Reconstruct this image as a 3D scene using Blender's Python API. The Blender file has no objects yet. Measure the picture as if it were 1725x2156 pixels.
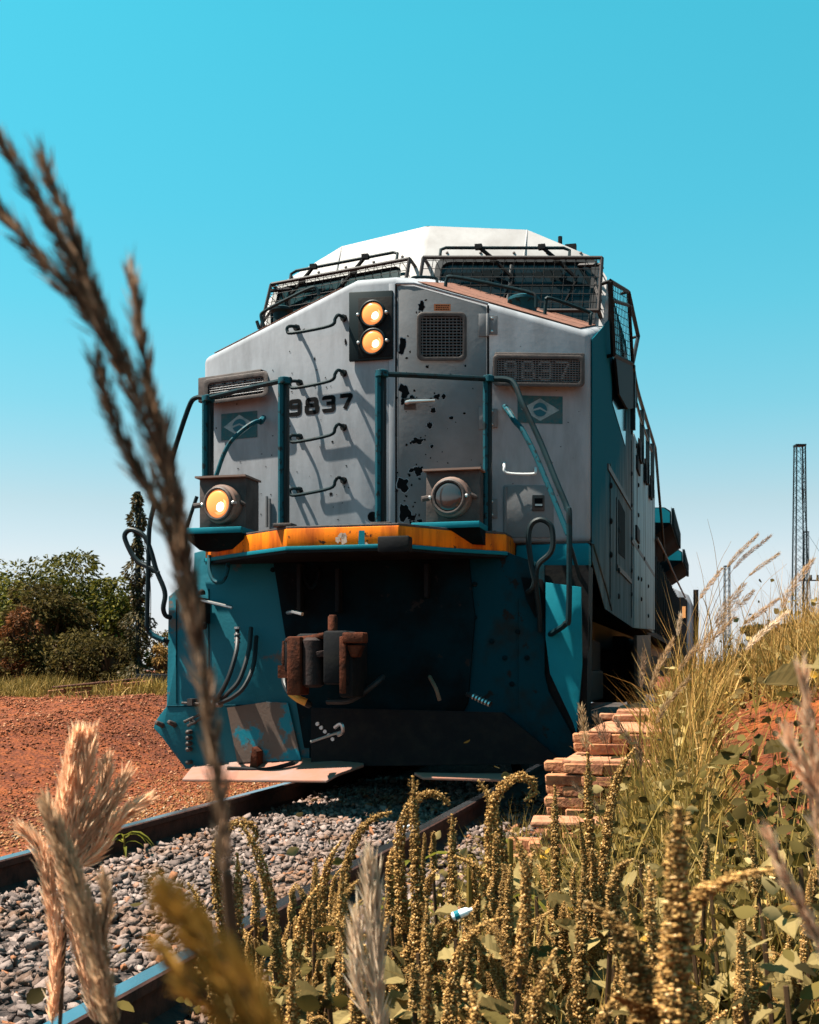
import bpy, bmesh, math, random
import numpy as np
from mathutils import Vector, Matrix
R = math.radians
rnd = random.Random(7)
rng = np.random.default_rng(11)
S = bpy.context.scene
C = S.collection

# ------------------------------------------------------------------ camera, sky, sun, exposure
F, YAW, HZ, OX, OY, H = 2550.0, R(14.2), 1410.0, -.158, 9.38, .895
cam = bpy.data.cameras.new('camera')
co = bpy.data.objects.new('camera', cam); C.objects.link(co); S.camera = co
co.location = (0, 0, H); co.rotation_euler = (R(90), 0, 0)
cam.sensor_fit = 'VERTICAL'; cam.sensor_height = 36; cam.lens = F / 2156 * 36
cam.shift_y = (HZ - 1078) / 2156
cam.clip_start = .02; cam.clip_end = 3000
cam.dof.use_dof = True; cam.dof.focus_distance = 4.6; cam.dof.aperture_fstop = 17.0; cam.dof.aperture_blades = 0

SUN = Vector((-0.4376, -0.0138, .899)).normalized()
W = bpy.data.worlds.new('World'); S.world = W; W.use_nodes = True
nt = W.node_tree; nt.nodes.clear()
sky = nt.nodes.new('ShaderNodeTexSky'); sky.sky_type = 'NISHITA'; sky.sun_disc = False
sky.sun_elevation = math.asin(SUN.z); sky.sun_rotation = math.atan2(SUN.x, SUN.y)
sky.air_density = 1.0; sky.dust_density = .3; sky.ozone_density = 1.0
tc = nt.nodes.new('ShaderNodeTexCoord'); sx = nt.nodes.new('ShaderNodeSeparateXYZ')
rp = nt.nodes.new('ShaderNodeValToRGB'); mx = nt.nodes.new('ShaderNodeMix'); mx.data_type = 'RGBA'; mx.blend_type = 'MULTIPLY'; mx.inputs[0].default_value = 1
bg = nt.nodes.new('ShaderNodeBackground'); ow = nt.nodes.new('ShaderNodeOutputWorld')
L = nt.links.new
L(tc.outputs['Generated'], sx.inputs[0]); L(sx.outputs['Z'], rp.inputs[0])
L(sky.outputs[0], mx.inputs[6]); L(rp.outputs[0], mx.inputs[7]); vm = nt.nodes.new('ShaderNodeVectorMath'); vm.operation = 'SCALE'; vm.inputs['Scale'].default_value = 1.72; L(mx.outputs[2], vm.inputs[0]); L(vm.outputs[0], bg.inputs[0]); L(bg.outputs[0], ow.inputs[0])
SKYRAMP = [(0,(1.27,1.4,1.95)),(.04,(1.30,1.26,1.53)),(.087,(1.65,1.45,1.41)),(.134,(1.51,1.51,1.32)),(.21,(.98,1.81,1.52)),(.284,(.71,2.09,1.70)),(.352,(.60,2.28,1.83)),(.47,(.54,2.6,2.0)),(1,(.5,2.5,2.0))]
SKYRAMP = [(p, tuple(v/3 for v in c)) for p, c in SKYRAMP]
def set_ramp(r, stops):
    e = r.color_ramp.elements
    while len(e) > 1: e.remove(e[-1])
    e[0].position = stops[0][0]; e[0].color = (*stops[0][1], 1)
    for p, c in stops[1:]:
        n = e.new(p); n.color = (*c, 1)
set_ramp(rp, SKYRAMP)
bg.inputs[1].default_value = .05
sl = bpy.data.lights.new('sun', 'SUN'); sl.energy = 5.0; sl.angle = R(.5); sl.color = (1, .93, .81)
so = bpy.data.objects.new('sun', sl); C.objects.link(so); so.rotation_euler = SUN.to_track_quat('Z', 'Y').to_euler(); so.location = (-20, -5, 40)
S.view_settings.view_transform = 'Standard'; S.view_settings.look = 'None'
S.view_settings.exposure = 1.8; S.view_settings.gamma = 1.0; S.view_settings.use_curve_mapping = False
S.render.engine = 'CYCLES'
S.cycles.max_bounces = 6; S.cycles.diffuse_bounces = 2; S.cycles.transparent_max_bounces = 6

# ------------------------------------------------------------------ frames: photo pixels (1725 x 2156) -> places
cy, sy = math.cos(YAW), math.sin(YAW)
CAM = (-OX*cy + OY*sy, -OX*sy - OY*cy, H)                 # the camera seen from the locomotive's frame (x across, y back, z up)
def ray(X, Y):
    dx, dz = (X-862.5)/F, (HZ-Y)/F
    return (dx*cy - sy, dx*sy + cy, dz)
def hit(X, Y, n, p):
    d = ray(X, Y); t = sum(n[i]*(p[i]-CAM[i]) for i in range(3))/sum(n[i]*d[i] for i in range(3))
    return Vector([CAM[i]+t*d[i] for i in range(3)])
def HX(X, Y, v): return hit(X, Y, (1,0,0), (v,0,0))
def HY(X, Y, v): return hit(X, Y, (0,1,0), (0,v,0))
def HZp(X, Y, v): return hit(X, Y, (0,0,1), (0,0,v))
NL, NR = Vector((-.39/1.4, -1, 0)).normalized(), Vector((.39/1.4, -1, 0)).normalized()
def FL(X, Y, off=0): return hit(X, Y, NL, Vector((-1.55,0,0)) + NL*off)      # left nose facet
def FR(X, Y, off=0): return hit(X, Y, NR, Vector((1.55,0,0)) + NR*off)       # right nose facet
def FC(X, Y, off=0): return HY(X, Y, -.39-off)
def toW(p): return Vector((OX + p[0]*cy + p[1]*sy, OY - p[0]*sy + p[1]*cy, p[2]))
def toL(p): dx, dy = p[0]-OX, p[1]-OY; return Vector((dx*cy - dy*sy, dx*sy + dy*cy, p[2]))
def WD(X, Y, d): return Vector(((X-862.5)/F*d, d, H + (HZ-Y)/F*d))           # world point at distance d
MW = Matrix.Translation((OX, OY, 0)) @ Matrix.Rotation(-YAW, 4, 'Z')

# ------------------------------------------------------------------ materials
MATS = {}
def mat(name, col, rough=.6, metal=0, col2=None, scale=6, amt=(.45,.65), det=6, bump=0, bscale=60, spot=None, spotscale=9, spotth=.68, emit=None, trans=0, stretch=None, spec=None, coords='Object', coat=0):
    m = bpy.data.materials.new(name); m.use_nodes = True; n = m.node_tree.nodes; l = m.node_tree.links.new
    b = n['Principled BSDF']; b.inputs['Base Color'].default_value = (*col, 1); b.inputs['Roughness'].default_value = rough; b.inputs['Metallic'].default_value = metal
    if spec is None: spec = .22 if not metal else .5
    if 1: b.inputs['Specular IOR Level'].default_value = spec
    if coat: b.inputs['Coat Weight'].default_value = coat
    if emit: b.inputs['Emission Color'].default_value = (*emit[0], 1); b.inputs['Emission Strength'].default_value = emit[1]
    if trans: b.inputs['Transmission Weight'].default_value = trans
    t = n.new('ShaderNodeTexCoord'); src = t.outputs[coords]
    if stretch:
        mp = n.new('ShaderNodeMapping'); mp.inputs['Scale'].default_value = stretch; l(src, mp.inputs[0]); src2 = mp.outputs[0]
    else: src2 = src
    cur = None
    if col2:
        x = n.new('ShaderNodeTexNoise'); x.inputs['Scale'].default_value = scale; x.inputs['Detail'].default_value = det; x.inputs['Roughness'].default_value = .65; l(src2, x.inputs[0])
        r = n.new('ShaderNodeValToRGB'); set_ramp(r, [(amt[0], col), (amt[1], col2)]); l(x.outputs[0], r.inputs[0]); cur = r.outputs[0]
    if spot:
        x = n.new('ShaderNodeTexNoise'); x.inputs['Scale'].default_value = spotscale; x.inputs['Detail'].default_value = 8; x.inputs['Roughness'].default_value = .7; l(src, x.inputs[0])
        r = n.new('ShaderNodeValToRGB'); set_ramp(r, [(spotth, (0,0,0)), (spotth+.03, (1,1,1))]); l(x.outputs[0], r.inputs[0])
        q = n.new('ShaderNodeMix'); q.data_type = 'RGBA'; l(r.outputs[0], q.inputs[0])
        if cur: l(cur, q.inputs[6])
        else: q.inputs[6].default_value = (*col, 1)
        q.inputs[7].default_value = (*spot, 1); cur = q.outputs[2]
    if cur: l(cur, b.inputs['Base Color'])
    if bump:
        x = n.new('ShaderNodeTexNoise'); x.inputs['Scale'].default_value = bscale; x.inputs['Detail'].default_value = 5; l(src, x.inputs[0])
        k = n.new('ShaderNodeBump'); k.inputs['Strength'].default_value = bump; k.inputs['Distance'].default_value = .01; l(x.outputs[0], k.inputs['Height']); l(k.outputs[0], b.inputs['Normal'])
    MATS[name] = m; return m
GREY = mat('grey_paint', (.245,.252,.272), .7, spec=.08, col2=(.135,.136,.145), scale=2.6, amt=(.42,.85), stretch=(2.2,2.2,.55), spot=(.10,.06,.045), spotscale=14, spotth=.735, bump=.08, bscale=25)
GREYR = mat('grey_paint_worn', (.14,.14,.147), .65, spec=.25, col2=(.095,.09,.09), scale=3, amt=(.35,.8), spot=(.06,.035,.03), spotscale=11, spotth=.70, bump=.1, bscale=30)
WHITE = mat('white_paint', (.35,.33,.325), .6, spec=.1, col2=(.20,.175,.165), scale=2.2, amt=(.4,.85), spot=(.35,.16,.09), spotscale=16, spotth=.76)
TEAL = mat('teal_paint', (.002,.13,.17), .6, spec=.1, col2=(.002,.10,.13), scale=3, amt=(.4,.8), spot=(.05,.035,.03), spotscale=12, spotth=.70, bump=.08, bscale=30)
TEALS = mat('teal_paint_rubbed_bare', (.002,.14,.19), .55, col2=(.10,.07,.055), scale=2.0, amt=(.44,.48), spot=(.05,.035,.03), spotscale=12, spotth=.64, bump=.15, bscale=40)
TEALD = mat('teal_paint_soot_and_shade', (.001,.010,.014), .85, spec=.05, col2=(.003,.003,.0035), scale=1.3, amt=(.40,.58), spot=(.015,.012,.012), spotscale=7, spotth=.62, bump=.1, bscale=30)  # near-black teal: soot, plus shade under the deck put into the colour
TEALW = mat('teal_paint_scraped', (.002,.090,.120), .55, col2=(.085,.060,.05), scale=2.6, amt=(.60,.645), spot=(.05,.035,.03), spotscale=12, spotth=.66, bump=.15, bscale=40)
TPIPE = mat('teal_pipe', (.002,.014,.018), .6, spec=.12, col2=(.004,.006,.007), scale=14, amt=(.5,.62))
TPIPEW = mat('teal_pipe_chipped', (.001,.05,.068), .6, spec=.15, col2=(.005,.009,.010), scale=22, amt=(.55,.6))
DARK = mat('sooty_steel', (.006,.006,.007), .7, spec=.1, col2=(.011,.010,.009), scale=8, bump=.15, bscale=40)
DARKP = mat('dark_painted_steel', (.004,.010,.012), .5, spec=.15)
BROWN = mat('brown_dusty_steel', (.065,.048,.043), .6, col2=(.032,.025,.023), scale=7, bump=.2, bscale=50)
ORANGE = mat('orange_paint', (.72,.16,.004), .6, spec=.1, col2=(.30,.055,.004), scale=9, amt=(.42,.66), stretch=(1,1,.14), spot=(.05,.02,.01), spotscale=9, spotth=.61)
RUSTD = mat('shaded_rusty_casting', (.022,.010,.008), .8, col2=(.008,.006,.006), scale=9, bump=.4, bscale=50)  # darker copy of the rusty iron, with shade put into the colour
RUST = mat('rusty_iron', (.085,.026,.014), .85, spec=.05, col2=(.022,.010,.007), scale=11, bump=.5, bscale=50)
RUSTP = mat('rusty_antislip', (0.16,0.068,0.044), .9, col2=(0.088,0.036,0.024), scale=14, bump=.5, bscale=120)
PINKST = mat('scoured_plough_steel', (.24,.105,.072), .7, spec=.1, col2=(.17,.125,.11), scale=4, amt=(.4,.7), bump=.2, bscale=30, spot=(0.18,0.0864,0.0576), spotth=.66)
GLASS = mat('dark_window_glass', (.006,.008,.009), .08, spec=.25)
RUBBER = mat('black_rubber', (.016,.016,.017), .5)
CHROME = mat('bare_metal', (.42,.41,.40), .35, metal=.9)
BLACK = mat('black_ink', (.005,.005,.0055), .85, spec=.04)
LENSO = mat('lit_lens', (.5,.2,.05), .25, emit=((1.0,.30,.085), .27))
HOT = mat('lamp_filament', (1,.8,.5), .3, emit=((1.0,.80,.50), .8))
GLOW = mat('reflector_glow', (.6,.3,.1), .4, emit=((1.0,.42,.15), .36))
LENSD = mat('unlit_lens', (.03,.025,.025), .08, spec=.8)
GUARD = mat('guard_frame_paint', (.022,.016,.015), .6, spec=.2)
MESHM = mat('galvanised_mesh', (.10,.10,.105), .5, metal=.3)
YEL = mat('yellow_tape', (.60,.26,.045), .6)
PLATE = mat('orange_notice_plate', (.42,.13,.05), .6)
RAILTOP = mat('polished_rail_top', (.62,.66,.70), .22, metal=1.0, col2=(.45,.42,.40), scale=3, amt=(.45,.8), stretch=(1,.1,1))
RAILS = mat('rail_side_rust', (.055,.022,.016), .8, col2=(.022,.011,.009), scale=14, bump=.3, bscale=60)
WOOD = mat('sleeper_wood', (0.168,0.0595,0.028), .85, col2=(0.084,0.0315,0.0175), scale=5, stretch=(0.7,6.3,2.8), bump=.4, bscale=40)

def side_paint():
    m = mat('side_two_tone_paint', (.004,.16,.21), .9, spec=.03, bump=.08, bscale=20); n = m.node_tree.nodes; l = m.node_tree.links.new
    t = n.new('ShaderNodeTexCoord'); s = n.new('ShaderNodeSeparateXYZ'); l(t.outputs['Object'], s.inputs[0])
    mp = n.new('ShaderNodeMapping'); mp.inputs['Scale'].default_value = (1,2.5,.5); l(t.outputs['Object'], mp.inputs[0])
    x = n.new('ShaderNodeTexNoise'); x.inputs['Scale'].default_value = 1.6; x.inputs['Detail'].default_value = 6; l(mp.outputs[0], x.inputs[0])
    a = n.new('ShaderNodeMath'); a.operation = 'MULTIPLY_ADD'; l(x.outputs[0], a.inputs[0]); a.inputs[1].default_value = .9; l(s.outputs['Z'], a.inputs[2])
    b2 = n.new('ShaderNodeMath'); b2.operation = 'MULTIPLY_ADD'; l(s.outputs['Y'], b2.inputs[0]); b2.inputs[1].default_value = -.42; l(a.outputs[0], b2.inputs[2])
    r = n.new('ShaderNodeMapRange'); r.inputs[1].default_value = 1.75; r.inputs[2].default_value = 2.45; l(b2.outputs[0], r.inputs[0])
    q = n.new('ShaderNodeMix'); q.data_type = 'RGBA'; l(r.outputs[0], q.inputs[0])
    x2 = n.new('ShaderNodeTexNoise'); x2.inputs['Scale'].default_value = 2.0; x2.inputs['Detail'].default_value = 8; l(mp.outputs[0], x2.inputs[0])
    rr = n.new('ShaderNodeValToRGB'); set_ramp(rr, [(.35,(.07,.074,.076)),(.7,(.15,.158,.16))]); l(x2.outputs[0], rr.inputs[0])
    l(rr.outputs[0], q.inputs[6]); q.inputs[7].default_value = (.003,.075,.10,1)
    l(q.outputs[2], n['Principled BSDF'].inputs['Base Color']); return m
SIDE = side_paint()
SIDE2 = mat('sky_pale_side_paint', (.27,.33,.345), .7, spec=.10, col2=(.12,.14,.147), scale=2, stretch=(1,2,.4), bump=.12, bscale=9)  # sky reflected in the glossy side is put into this pale base

def leafmat(name, a, b, tr=.35, rough=.6, c=None):
    m = bpy.data.materials.new(name); m.use_nodes = True; n = m.node_tree.nodes; l = m.node_tree.links.new
    p = n['Principled BSDF']; p.inputs['Roughness'].default_value = rough; p.inputs['Specular IOR Level'].default_value = .08
    g = n.new('ShaderNodeNewGeometry'); r = n.new('ShaderNodeValToRGB')
    st = [(0, a), (.55, tuple((a[i]+b[i])/2 for i in range(3))), (.9, b)]
    if c: st.append((.97, c))
    set_ramp(r, st)
    l(g.outputs['Random Per Island'], r.inputs[0])
    oi = n.new('ShaderNodeObjectInfo'); hs = n.new('ShaderNodeHueSaturation'); mr = n.new('ShaderNodeMapRange'); mr.inputs[3].default_value = .75; mr.inputs[4].default_value = 1.25
    l(oi.outputs['Random'], mr.inputs[0]); l(mr.outputs[0], hs.inputs['Value']); l(r.outputs[0], hs.inputs['Color'])
    l(hs.outputs[0], p.inputs['Base Color'])
    t = n.new('ShaderNodeBsdfTranslucent'); l(hs.outputs[0], t.inputs[0]); x = n.new('ShaderNodeMixShader'); x.inputs[0].default_value = tr
    l(p.outputs[0], x.inputs[1]); l(t.outputs[0], x.inputs[2]); l(x.outputs[0], n['Material Output'].inputs[0]); MATS[name] = m; return m
LEAF = leafmat('olive_leaf', (.075,.052,.010), (.34,.245,.105), .3, .8, c=(.45,.24,.03))
LEAFD = leafmat('dark_green_leaf', (.020,.014,.004), (.11,.078,.020), .3, .8)
LEAFT = leafmat('tree_leaf', (.018,.022,.004), (.12,.105,.012), .3, c=(.20,.15,.02))
LEAFR = leafmat('reddish_leaf', (0.064,0.028,0.0096), (0.208,0.072,0.024), .3)
GRASS = leafmat('dry_yellow_grass', (.11,.060,.014), (.48,.265,.078), .35, c=(.58,.38,.16))
GRASSG = leafmat('green_grass', (.08,.055,.010), (.34,.215,.055), .3, c=(.48,.31,.12))
BEAD = leafmat('golden_seed_beads', (.13,.062,.018), (.58,.335,.115), .35, .95, c=(.78,.52,.25))
STEMM = leafmat('brown_stem', (.05,.025,.014), (.07,.04,.02), .0)
STRAW = leafmat('straw_seed_head', (.26,.15,.075), (.55,.36,.20), .45, .85)
PLUME = leafmat('pink_plume', (.64,.34,.19), (.98,.68,.44), .5, .9)
PLUMEB = leafmat('brown_plume', (.09,.055,.034), (.36,.225,.14), .5, .85, c=(.58,.40,.27))
PLUMET = leafmat('tan_plume', (.28,.165,.085), (.66,.43,.26), .5, .85)
PLUMEW = leafmat('white_plume', (.66,.46,.29), (.95,.76,.56), .4, .85)
PLUMEY = leafmat('amber_plume', (.28,.13,.02), (.52,.28,.06), .5, .85)
def dust(m, col, sc, lo, hi):
    n = m.node_tree.nodes; l = m.node_tree.links.new; p = n['Principled BSDF']; src = p.inputs['Base Color'].links[0].from_socket
    g = n.new('ShaderNodeNewGeometry'); x = n.new('ShaderNodeTexNoise'); x.inputs['Scale'].default_value = sc; x.inputs['Detail'].default_value = 6; l(g.outputs['Position'], x.inputs[0])
    r = n.new('ShaderNodeMapRange'); r.inputs[1].default_value = lo; r.inputs[2].default_value = hi; l(x.outputs[0], r.inputs[0]); q = n.new('ShaderNodeMix'); q.data_type = 'RGBA'; l(r.outputs[0], q.inputs[0]); l(src, q.inputs[6]); q.inputs[7].default_value = (*col,1); l(q.outputs[2], p.inputs['Base Color'])
    k = n.new('ShaderNodeTexNoise'); k.inputs['Scale'].default_value = 90; k.inputs['Detail'].default_value = 4; l(g.outputs['Position'], k.inputs[0]); b = n.new('ShaderNodeBump'); b.inputs['Strength'].default_value = .6; b.inputs['Distance'].default_value = .01; l(k.outputs[0], b.inputs['Height']); l(b.outputs[0], p.inputs['Normal'])
STONE = leafmat('grey_stone', (.060,.044,.039), (.215,.160,.140), 0, .9, c=(.19,.080,.04))
dust(STONE, (.16,.085,.05), 2.2, .50, .72)
PEB = leafmat('red_pebble', (.09,.028,.012), (.25,.085,.042), 0, .9, c=(.36,.18,.10))
PEBY = leafmat('ochre_pebble', (.14,.052,.02), (.27,.13,.055), 0, .9, c=(.30,.22,.15))
BRICK = mat('old_brick', (.33,.135,.062), .9, col2=(.16,.056,.030), scale=9, bump=.8, bscale=45, coords='Object')
BRICKL = mat('pale_brick', (.32,.145,.078), .9, col2=(.20,.076,.04), scale=7, bump=.8, bscale=35, coords='Object')  # slightly paler brick for the slab tops and loose pieces
MORTAR = mat('crumbled_mortar', (0.119,0.0525,0.035), .95, col2=(0.056,0.0245,0.0175), scale=20, bump=.9, bscale=60)

def groundmat(name, c1, c2, c3, sc):
    m = mat(name, c1, .95); n = m.node_tree.nodes; l = m.node_tree.links.new
    t = n.new('ShaderNodeTexCoord'); x = n.new('ShaderNodeTexNoise'); x.inputs['Scale'].default_value = sc; x.inputs['Detail'].default_value = 10; x.inputs['Roughness'].default_value = .7; l(t.outputs['Object'], x.inputs[0])
    x2 = n.new('ShaderNodeTexNoise'); x2.inputs['Scale'].default_value = .35; x2.inputs['Detail'].default_value = 4; l(t.outputs['Object'], x2.inputs[0])
    r = n.new('ShaderNodeValToRGB'); set_ramp(r, [(.35,c2),(.5,c1),(.68,c3)]); l(x.outputs[0], r.inputs[0])
    v = n.new('ShaderNodeTexVoronoi'); v.inputs['Scale'].default_value = 26; l(t.outputs['Object'], v.inputs[0])
    r2 = n.new('ShaderNodeValToRGB'); set_ramp(r2, [(.38,(.55,.50,.48)),(.5,(.8,.78,.75)),(.62,(1,1,1))]); l(x2.outputs[0], r2.inputs[0])
    q = n.new('ShaderNodeMix'); q.data_type = 'RGBA'; q.blend_type = 'MULTIPLY'; q.inputs[0].default_value = 1; l(r.outputs[0], q.inputs[6]); l(r2.outputs[0], q.inputs[7])
    l(q.outputs[2], n['Principled BSDF'].inputs['Base Color'])
    k = n.new('ShaderNodeBump'); k.inputs['Strength'].default_value = .9; k.inputs['Distance'].default_value = .03; l(v.outputs['Distance'], k.inputs['Height'])
    k2 = n.new('ShaderNodeBump'); k2.inputs['Strength'].default_value = .8; k2.inputs['Distance'].default_value = .05; l(x.outputs[0], k2.inputs['Height']); l(k.outputs[0], k2.inputs['Normal'])
    l(k2.outputs[0], n['Principled BSDF'].inputs['Normal']); return m
EARTH = groundmat('red_earth', (.15,.034,.008), (.075,.016,.005), (.25,.062,.011), 5)
BALLM = groundmat('dusty_ballast_base', (0.0525,0.0385,0.035), (0.021,0.0168,0.0154), (0.084,0.0595,0.0525), 12)

# ------------------------------------------------------------------ mesh helpers
def link(o, parent=None):
    C.objects.link(o)
    if parent: o.parent = parent
    return o
def tag(o, label=None, cat=None, group=None, kind=None):
    if label: o['label'] = label
    if cat: o['category'] = cat
    if group: o['group'] = group
    if kind: o['kind'] = kind
    return o
def empty(name, M=None, label=None, cat=None, group=None):
    o = bpy.data.objects.new(name, None); link(o); o.empty_display_size = .1
    if M is not None: o.matrix_world = M
    return tag(o, label, cat, group)
def bez(pts, n=6):
    """Catmull-Rom through the points"""
    P = [Vector(p) for p in pts]; P = [2*P[0]-P[1]] + P + [2*P[-1]-P[-2]]; out = []
    for i in range(1, len(P)-2):
        for k in range(n):
            t = k/n; a, b, c, d = P[i-1:i+3]
            out.append(.5*((2*b)+(c-a)*t+(2*a-5*b+4*c-d)*t*t+(3*b-a-3*c+d)*t**3))
    out.append(P[-2]); return out
class MB:
    def __init__(s): s.v, s.f = [], []
    def add(s, vs, fs):
        k = len(s.v); s.v += [tuple(v) for v in vs]; s.f += [tuple(i+k for i in f) for f in fs]; return s
    def box(s, c, d, M=None):
        x, y, z = (q/2 for q in d); c = Vector(c)
        vs = [Vector((a*x, b*y, e*z)) for e in (-1,1) for b in (-1,1) for a in (-1,1)]
        vs = [c + (M @ v if M else v) for v in vs]
        return s.add(vs, [(0,2,3,1),(4,5,7,6),(0,1,5,4),(2,6,7,3),(0,4,6,2),(1,3,7,5)])
    def prism(s, poly, ext):
        P = [Vector(p) for p in poly]; e = Vector(ext); n = len(P)
        return s.add(P + [p+e for p in P], [tuple(range(n)), tuple(range(2*n-1, n-1, -1))] + [(i, i+n, (i+1)%n+n, (i+1)%n) for i in range(n)])
    def tube(s, path, r, n=8, cap=True):
        P = [Vector(p) for p in path]; rs = r if isinstance(r, (list, tuple)) else [r]*len(P); k0 = len(s.v); up = None
        for i, p in enumerate(P):
            t = (P[min(i+1, len(P)-1)] - P[max(i-1, 0)]).normalized()
            if up is None: up = Vector((0,0,1)) if abs(t.z) < .9 else Vector((1,0,0))
            a = (up - t*up.dot(t)).normalized(); b = t.cross(a); up = a
            s.v += [tuple(p + (a*math.cos(2*math.pi*k/n) + b*math.sin(2*math.pi*k/n))*rs[i]) for k in range(n)]
        for i in range(len(P)-1):
            for k in range(n): s.f.append((k0+i*n+k, k0+i*n+(k+1)%n, k0+(i+1)*n+(k+1)%n, k0+(i+1)*n+k))
        if cap: s.f += [tuple(k0+k for k in range(n))[::-1], tuple(k0+(len(P)-1)*n+k for k in range(n))]
        return s
    def lathe(s, o, ax, prof, n=20):
        """prof = [(along, radius)] round axis ax from o"""
        o, ax = Vector(o), Vector(ax).normalized(); up = Vector((0,0,1)) if abs(ax.z) < .9 else Vector((1,0,0))
        a = (up-ax*up.dot(ax)).normalized(); b = ax.cross(a); k0 = len(s.v)
        for h, r in prof: s.v += [tuple(o+ax*h+(a*math.cos(2*math.pi*k/n)+b*math.sin(2*math.pi*k/n))*r) for k in range(n)]
        for i in range(len(prof)-1):
            for k in range(n): s.f.append((k0+i*n+k, k0+i*n+(k+1)%n, k0+(i+1)*n+(k+1)%n, k0+(i+1)*n+k))
        s.f.append(tuple(k0+(len(prof)-1)*n+k for k in range(n))); s.f.append(tuple(k0+k for k in range(n))[::-1]); return s
    def build(s, name, m, parent=None, smooth=False, bevel=0, seg=2, M=None):
        me = bpy.data.meshes.new(name); me.from_pydata(s.v, [], s.f)
        b = bmesh.new(); b.from_mesh(me); bmesh.ops.recalc_face_normals(b, faces=b.faces)
        if bevel:
            ed = [e for e in b.edges if len(e.link_faces) == 2 and e.calc_face_angle(0) > .35]
            bmesh.ops.bevel(b, geom=ed, offset=bevel, segments=seg, profile=.5, affect='EDGES', clamp_overlap=True)
        b.to_mesh(me); b.free(); me.materials.append(m)
        if smooth or bevel:
            for p in me.polygons: p.use_smooth = True
            try: me.set_sharp_from_angle(angle=R(40))
            except Exception: pass
        o = bpy.data.objects.new(name, me); link(o, parent)
        if M is not None: o.matrix_world = M
        return o
def npmesh(name, V, Fa, m, parent=None, smooth=False):
    me = bpy.data.meshes.new(name); V = np.asarray(V, np.float32); Fa = np.asarray(Fa, np.int32); k = Fa.shape[1]
    me.vertices.add(len(V)); me.vertices.foreach_set('co', V.ravel()); me.loops.add(Fa.size); me.loops.foreach_set('vertex_index', Fa.ravel())
    me.polygons.add(len(Fa)); me.polygons.foreach_set('loop_start', np.arange(0, Fa.size, k, dtype=np.int32)); me.polygons.foreach_set('loop_total', np.full(len(Fa), k, np.int32))
    if smooth: me.polygons.foreach_set('use_smooth', np.ones(len(Fa), bool))
    me.update(calc_edges=True); me.materials.append(m); o = bpy.data.objects.new(name, me); return link(o, parent)
def rotm(n, tilt=math.pi, g=rng):
    """n random rotation matrices; tilt bounds the lean from vertical"""
    a, b, c = g.uniform(0, 2*np.pi, n), g.uniform(-tilt, tilt, n), g.uniform(0, 2*np.pi, n)
    ca, sa, cb, sb, cc, sc = np.cos(a), np.sin(a), np.cos(b), np.sin(b), np.cos(c), np.sin(c); z, o = np.zeros(n), np.ones(n)
    A = np.stack([ca,-sa,z,sa,ca,z,z,z,o],1).reshape(n,3,3); B = np.stack([o,z,z,z,cb,-sb,z,sb,cb],1).reshape(n,3,3); D = np.stack([cc,-sc,z,sc,cc,z,z,z,o],1).reshape(n,3,3)
    return A @ B @ D
def scatter(name, T, TF, P, Rm, Sc, m, parent=None, jit=0, smooth=False):
    """copies of template (T,TF) as one mesh"""
    T, TF, P = np.asarray(T, float), np.asarray(TF), np.asarray(P, float); n = len(P); Sc = np.asarray(Sc, float)
    if Sc.ndim == 1: Sc = np.repeat(Sc[:,None], 3, 1)
    X = T[None]*np.ones((n,1,1))
    if jit: X = X*(1+rng.uniform(-jit, jit, (n, len(T), 1)))
    X = X*Sc[:,None,:]; V = np.einsum('nij,nkj->nki', Rm, X) + P[:,None,:]
    Fa = (TF[None] + (np.arange(n)*len(T))[:,None,None]).reshape(-1, TF.shape[1])
    return npmesh(name, V.reshape(-1,3), Fa, m, parent, smooth)
g_ = (1+5**.5)/2
ICO = np.array([(-1,g_,0),(1,g_,0),(-1,-g_,0),(1,-g_,0),(0,-1,g_),(0,1,g_),(0,-1,-g_),(0,1,-g_),(g_,0,-1),(g_,0,1),(-g_,0,-1),(-g_,0,1)])/1.9
ICOF = np.array([(0,11,5),(0,5,1),(0,1,7),(0,7,10),(0,10,11),(1,5,9),(5,11,4),(11,10,2),(10,7,6),(7,1,8),(3,9,4),(3,4,2),(3,2,6),(3,6,8),(3,8,9),(4,9,5),(2,4,11),(6,2,10),(8,6,7),(9,8,1)])
OCT = np.array([(1,0,0),(-1,0,0),(0,1,0),(0,-1,0),(0,0,1),(0,0,-1)], float); OCTF = np.array([(0,2,4),(2,1,4),(1,3,4),(3,0,4),(2,0,5),(1,2,5),(3,1,5),(0,3,5)])
LEAFV = np.array([(0,0,0),(.28,.25,.06),(.34,.5,.05),(.2,.8,.02),(0,1,-.06),(-.2,.8,.02),(-.34,.5,.05),(-.28,.25,.06),(0,.3,-.02),(0,.6,-.03)])
LEAFF = np.array([(0,1,8),(1,2,8),(8,2,9),(2,3,9),(3,4,9),(4,5,9),(5,6,9),(6,8,9),(6,7,8),(7,0,8)])
KITE = np.array([(0,0,0),(.22,.45,.04),(0,1,0),(-.22,.45,.04)]); KITEF = np.array([(0,1,2),(0,2,3)])

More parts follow.
